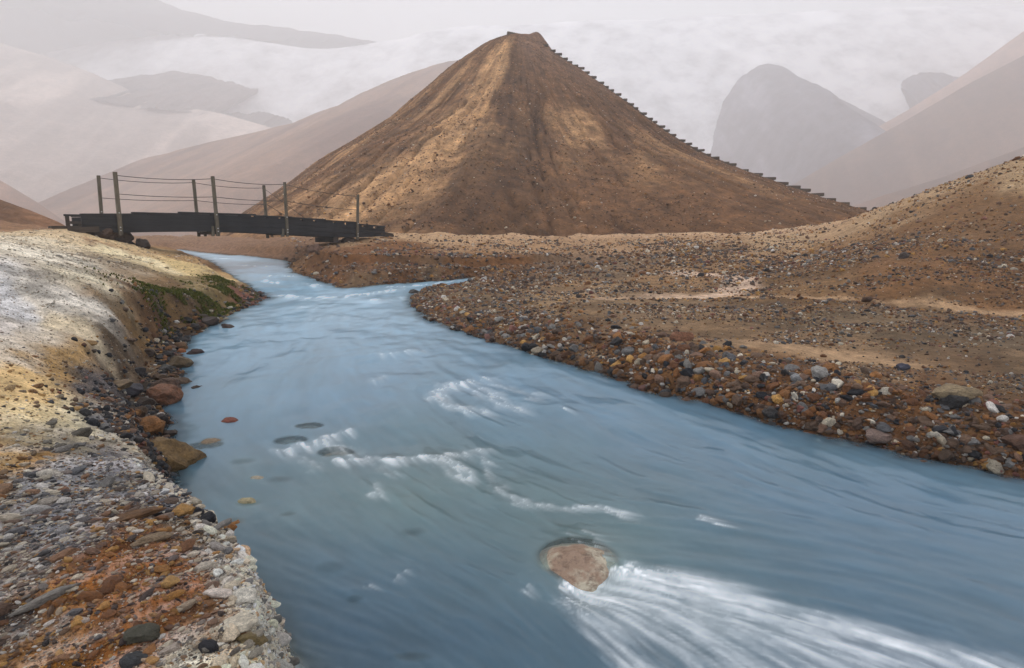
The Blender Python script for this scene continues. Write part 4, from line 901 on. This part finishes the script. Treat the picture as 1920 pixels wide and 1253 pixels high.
botP = np.array([BP(*p) for p in ((152, 432), (225, 437), (300, 434.5), (400, 433.5), (480, 436), (540, 439), (610, 443.5), (670, 446), (722, 443))])
ss = np.linspace(topP[0, 0], topP[-1, 0], 40); zt = np.interp(ss, topP[:, 0], topP[:, 1]); zb_ = np.interp(ss, botP[:, 0], botP[:, 1])
kk = np.hanning(9); kk /= kk.sum()
sm = lambda a: np.convolve(np.concatenate([2*a[0]-a[4:0:-1], a, 2*a[-1]-a[-2:-6:-1]]), kk, 'valid')
zt, zb_ = sm(zt), sm(zb_)
for t0 in (0, BW-.09):
    for k in range(3):                       # three laminated courses, each a few mm proud or back of the next
        za = zt*(1-k/3) + zb_*k/3; zc_ = zt*(1-(k+1)/3) + zb_*(k+1)/3 + (.006 if k < 2 else 0)
        swept('girder_course', ss, za, zc_, t0 + (.006, 0, .008)[k], .085, DARKW)
# bed planks
npl = 58
for i in range(npl):
    s0 = ss[0] + .1 + (ss[-1]-ss[0]-.2)*i/npl; s1 = s0 + (ss[-1]-ss[0]-.2)/npl - .018
    za, zc_ = np.interp([s0, s1], ss, zt*.45 + zb_*.55); beam('deck_plank', (s0, za + .02), (s1, zc_ + .02), BW-.20, .035, MIDW, t0=.10, bev=0)
# kerb boards on spacers, each a straight length stepping over the next
KB = (((150, 400.5), (338, 401)), ((247, 397.5), (338, 399.8)), ((335, 397), (480, 401.5)), ((478, 403.5), (548, 406.3)), ((546, 407), (611, 411)), ((609, 412.3), (668, 416)), ((664, 418.6), (722, 424)))
for t0 in (-.004, BW-.105):
    for j, (a, b) in enumerate(KB):
        if j == 0: b = (250, 400.3)
        a_, b_ = BP(*a), BP(*b); kb = beam('kerb_board', a_, b_, .11, .045, DARKW, t0=t0)
        L = b_[0]-a_[0]; nsp = max(2, int(L/.75))
        for q in range(nsp+1):
            f = (.10 + .75*q/nsp); s = a_[0] + L*f; zt_ = a_[1] + (b_[1]-a_[1])*f - .046; zb2 = float(np.interp(s, ss, zt)) - .004
            if zt_ - zb2 > .012: beam('spacer_block', (s-.16, zt_), (s+.16, zt_), .075, zt_-zb2, DARKW, t0=t0+.012, bev=0)
# posts
def post(px0, py0, px1, py1, off, wt=.075):
    s0, z0 = BP(px0, py0, off); s1, z1 = BP(px1, py1, off)
    t0 = off - wt - .006 if off < .5 else off
    h = wt*.5
    V = [(s0-h, t0, z0), (s0+h, t0, z0), (s0+h, t0+wt, z0), (s0-h, t0+wt, z0), (s1-h, t0, z1), (s1+h, t0, z1), (s1+h, t0+wt, z1), (s1-h, t0+wt, z1)]
    o = bpart('post', V, BF, GREYW, bev=.006)
    for zf in (.10, .18, .55) if off < .5 else (.1,):           # bolts
        zq = z1 + (z0-z1)*zf*.62 + .03; sq = s1 + (s0-s1)*(zq-z1)/(z0-z1)
        n = 8; V = []; tt = t0 - .012
        for k in range(n): V.append((sq + .014*math.cos(6.283*k/n), tt, zq + .014*math.sin(6.283*k/n)))
        for k in range(n): V.append((sq + .014*math.cos(6.283*k/n), tt + .02, zq + .014*math.sin(6.283*k/n)))
        bpart('bolt', V, [tuple(range(n)), tuple(range(2*n-1, n-1, -1))] + [(k, (k+1) % n, n+(k+1) % n, n+k) for k in range(n)], STEEL, parent=o)
    return (s0, t0 + wt/2, z0), (s1, t0 + wt/2, z1)
near = [post(214.5, 323, 226, 442, 0, .085), post(397.5, 331, 408, 443, 0, .08), post(532.5, 342, 538, 444, 0, .07), post(670, 365, 669, 450, 0, .07)]
farp = [post(185, 329, 191, 404, BW), post(363.5, 337, 374, 444, BW), post(495.5, 347.5, 503, 447, BW)]
def wire(a, b, sag=.05, rad=.008):
    n = 14; V = []; Fc = []
    for i in range(n+1):
        f = i/n; p = [a[k] + (b[k]-a[k])*f for k in range(3)]; p[2] -= sag*4*f*(1-f)
        for q in range(5): V.append((p[0], p[1] + rad*math.cos(q*1.2566), p[2] + rad*math.sin(q*1.2566)))
    for i in range(n):
        for q in range(5): Fc.append((i*5+q, i*5+(q+1) % 5, i*5+5+(q+1) % 5, i*5+5+q))
    bpart('guard_wire', V, Fc, WIRE)
def on(p, f): (a, b) = p; return tuple(a[k] + (b[k]-a[k])*f for k in range(3))
for row, f0, f1 in ((near, .04, .34), (farp, .05, .36)):
    for k in range(len(row)-1):
        g = 1.0 if row is near else 1.0
        wire(on(row[k], f0 if k else f0+.01), on(row[k+1], f0), .055); wire(on(row[k], f1*(1.55 if (row is farp and k == 0) else 1)), on(row[k+1], f1), .035)
s1, z1 = BP(574, 411, BW); wire(on(farp[2], .06), (s1, BW, z1), .0); s1, z1 = BP(556, 409, BW); wire(on(farp[2], .34), (s1 - .25, BW, z1), .0)
# hangers and cross bearers under the deck
for px, pyb in ((374, 445), (504, 447)):
    s, z = BP(px + 14, pyb - 4, BW*.5); 
for (pn, pf) in ((near[1], farp[1]), (near[2], farp[2])):
    s, _, z = pn[1]; z = z + .12
    V = []
    for (sa, ta) in ((s-.04, -.02), (s+.04, -.02), (s+.04, BW+.02), (s-.04, BW+.02)): V.append((sa, ta, z))
    for (sa, ta) in ((s-.04, -.02), (s+.04, -.02), (s+.04, BW+.02), (s-.04, BW+.02)): V.append((sa, ta, z-.07))
    bpart('cross_bearer', V, BF, MIDW, bev=.004)
    for t0, ds in ((.06, -.09), (BW-.15, .07), (.0, -.1)):
        beam('hanger', (s+ds-.035, z+.14), (s+ds+.035, z+.14), .05, .26, GREYW, t0=t0)
# left landing: planks and sleepers
def BPz(px, py, off): return BP(px, py, off)
a, z = BP(94, 424, .3); b, z2 = BP(190, 424, .3); beam('landing_plank', (a, z), (b, z2), .22, .05, MIDW, t0=.12); beam('landing_plank', (a+.05, z-.01), (b, z2-.01), .22, .05, MIDW, t0=.38); beam('landing_plank', (a+.02, z+.005), (b, z2), .22, .05, MIDW, t0=.64)
a, z = BP(126, 426.5, 0); b, z2 = BP(184, 425, 0); beam('sleeper', (a, z), (b, z2), .12, .13, MIDW, t0=-.10)
a, z = BP(128, 402, BW); b, z2 = BP(150, 402, BW); beam('kerb_board', (a-.1, z), (b+.25, z2), .05, .05, DARKW, t0=BW-.05); beam('end_post', (a-.08, z-.05), (a+.0, z-.05), .08, .42, MIDW, t0=BW-.1)
beam('end_board', (a, z-.17), (b+.25, z2-.17), .04, .07, MIDW, t0=BW-.14)
# raking strut under the left end
s0, z0 = BP(212, 438); s1, z1 = BP(282, 474)
bpart('raking_strut', [(s0-.05, .3, z0+.02), (s0+.22, .3, z0+.02), (s0+.22, .75, z0+.02), (s0-.05, .75, z0+.02), (s1-.3, .3, z1-.02), (s1, .3, z1-.02), (s1, .75, z1-.02), (s1-.3, .75, z1-.02)], BF, DARKW, bev=.004)
a, z = BP(690, 437); b, z2 = BP(742, 440.5); beam('landing_plank', (a, z), (b, z2), .5, .06, MIDW, t0=.1); a, z = BP(716, 434, .8); b, z2 = BP(738, 438, .8); beam('landing_plank', (a, z), (b, z2), .3, .05, MIDW, t0=.8)
a, z = BP(630, 446); beam('sleeper', (a-.06, z+.02), (a+.1, z+.02), BW-.1, .16, MIDW, t0=.05)

# ================================================================== STAIRWAY on the hill
stair = bpy.data.objects.new('stairway', None); COL.objects.link(stair)
tag(stair, 'timber log steps climbing the right flank of the central hill', 'stairs')
STEPW = wood_material('step_wood', (.085, .06, .042), (1.5, 12, 12), .85)
def hill_pt(r, th_):
    x_ = C0[0] + math.sin(th_)*r; y_ = C0[1] - math.cos(th_)*r; return x_, y_, max(float(hill_z(np.array([x_]), np.array([y_]))[0]), float(ground_z(x_, y_)[0]))
THS = math.atan2(eR[0], -eR[1])
bm = bmesh.new(); bmesh.ops.create_cube(bm, size=1); bmesh.ops.bevel(bm, geom=bm.edges[:], offset=.06, segments=1, affect='EDGES'); step_me = bpy.data.meshes.new('step'); bm.to_mesh(step_me); bm.free(); step_me.materials.append(STEPW)
rs = 31.0; first = None; k = 0
while rs > 3.4:
    lower = sst(19, 30, rs)
    thp = THS - R(3.0) - R(5.5)*float(lower) + R(random.uniform(-.25, .25))
    x_, y_, z_ = hill_pt(rs, thp)
    if first is None: first = Vector((x_, y_, z_)); stair.location = first
    x_ -= .5*(1-float(lower)); z_ = hill_pt(math.hypot(x_-C0[0], y_-C0[1]), math.atan2(x_-C0[0], -(y_-C0[1])))[2]
    o = link('step', step_me, None, stair); o.location = Vector((x_, y_, z_ + .05 - .13*float(sst(21, 9, rs)) + random.uniform(-.03, .03))) - first
    o.scale = (1.1*random.uniform(.85, 1.15) + .15*float(lower), .24, .17 + .07*float(lower)); o.rotation_euler = (random.uniform(-.04, .04), random.uniform(-.05, .05), random.uniform(-.06, .06) - .05)
    rs -= random.uniform(.46, .72) if rs < 21 else random.uniform(.72, 1.0)
    k += 1
o = link('step', step_me, None, stair); x_, y_, z_ = hill_pt(1.6, R(-10)); o.location = Vector((x_, y_, z_ + .05)) - first; o.scale = (1.6, .25, .3); o.rotation_euler = (0, .12, .2)

# timber lying at the dry creek
def log_box(name, a, b, wt, h, mat, label, cat):
    a, b = Vector(a), Vector(b); d = b-a; L = d.length
    bm = bmesh.new(); bmesh.ops.create_cube(bm, size=1)
    for v in bm.verts: v.co = Vector((v.co.x*L, v.co.y*wt, v.co.z*h))
    bmesh.ops.subdivide_edges(bm, edges=[e for e in bm.edges if abs((e.verts[0].co-e.verts[1].co).x) > L*.5], cuts=8)
    for v in bm.verts: v.co.z += .02*math.sin(v.co.x*1.7); v.co.y += .02*math.sin(v.co.x*2.3+1)
    bmesh.ops.bevel(bm, geom=bm.edges[:], offset=.006, segments=1, affect='EDGES')
    me = bpy.data.meshes.new(name); bm.to_mesh(me); bm.free(); o = link(name, me, mat); o.location = (a+b)/2; o.rotation_euler = d.to_track_quat('X', 'Z').to_euler()
    return tag(o, label, cat)
pa, pb = PY(1306, 474, 16.5), PY(1396, 467, 17.2); za = max(ground_z(pa[0], pa[1])[0], ground_z(pb[0], pb[1])[0])
for p_ in (pa, pb): p_[2] = float(ground_z(p_[0], p_[1])[0]) + .05
log_box('plank', pa, pb, .22, .07, MIDW, 'dark weathered plank lying across the dry creek bed', 'plank')

# ================================================================== MOSS on the left bend
pm = [PZ(348, 556, .74), PZ(385, 548, .72), PZ(425, 540, .70), PZ(458, 545, .64), PZ(440, 520, .78), PZ(395, 565, .60)]
n = 16000; bxm = []; 
cen = np.array([p[:2] for p in pm]); idx = rng.integers(0, len(cen), n); bx = cen[idx, 0] + rng.normal(0, .34, n); by = cen[idx, 1] + rng.normal(0, .40, n)
z, s = land(bx, by); k = (s > .12) & (s < 1.15) & (fbm(bx*2.6, by*2.6, 3, 171) > .47); bx, by, z = bx[k], by[k], z[k]
V = []; Fc = []; MC = []
for X_, Y_, Z_ in zip(bx, by, z):
    a = random.uniform(0, 6.28); L = random.uniform(.03, .09); hw = random.uniform(.005, .012); dx_, dy_ = .55 + .3*random.random(), -.5 + .4*random.random()
    i = len(V); cx_, sx_ = math.cos(a)*hw, math.sin(a)*hw
    V += [(X_-cx_, Y_-sx_, Z_-.01), (X_+cx_, Y_+sx_, Z_-.01), (X_+cx_*.7+dx_*L*.5, Y_+sx_*.7+dy_*L*.5, Z_+L*.35), (X_-cx_*.7+dx_*L*.5, Y_-sx_*.7+dy_*L*.5, Z_+L*.35), (X_+dx_*L, Y_+dy_*L, Z_-.01 - L*.15)]
    Fc += [(i, i+1, i+2, i+3), (i+3, i+2, i+4)]; q = random.random(); MC += [lin((58 + 50*q, 70 + 34*q, 26 + 16*q))*.9]*5
me = bpy.data.meshes.new('moss'); me.from_pydata(V, [], Fc); add_col(me, 'col', np.array(MC))
mm = NT('moss'); p = mm.principled(mm.attr('col').outputs['Color'], .9, None, .1); mm.l(p.outputs[0], mm.out.inputs[0])
tag(link('moss', me, mm.m), 'green moss hanging over the pale left bank at the bend', 'moss', kind='stuff')

# ================================================================== HAZE
bm = bmesh.new(); bmesh.ops.create_cube(bm, size=1)
for v in bm.verts: v.co = Vector((v.co.x*4600, 640 + v.co.y*3900, -2.5 + (v.co.z + .5)*480))
me = bpy.data.meshes.new('haze'); bm.to_mesh(me); bm.free()
hm = NT('haze'); pv = hm.n('ShaderNodeVolumePrincipled'); pv.inputs['Density'].default_value = FOG; pv.inputs['Color'].default_value = (.985, .983, .99, 1); pv.inputs['Anisotropy'].default_value = .2
hm.l(pv.outputs[0], hm.out.inputs['Volume'])
tag(link('haze', me, hm.m), 'pale mist hanging in the valley', 'haze', kind='stuff')
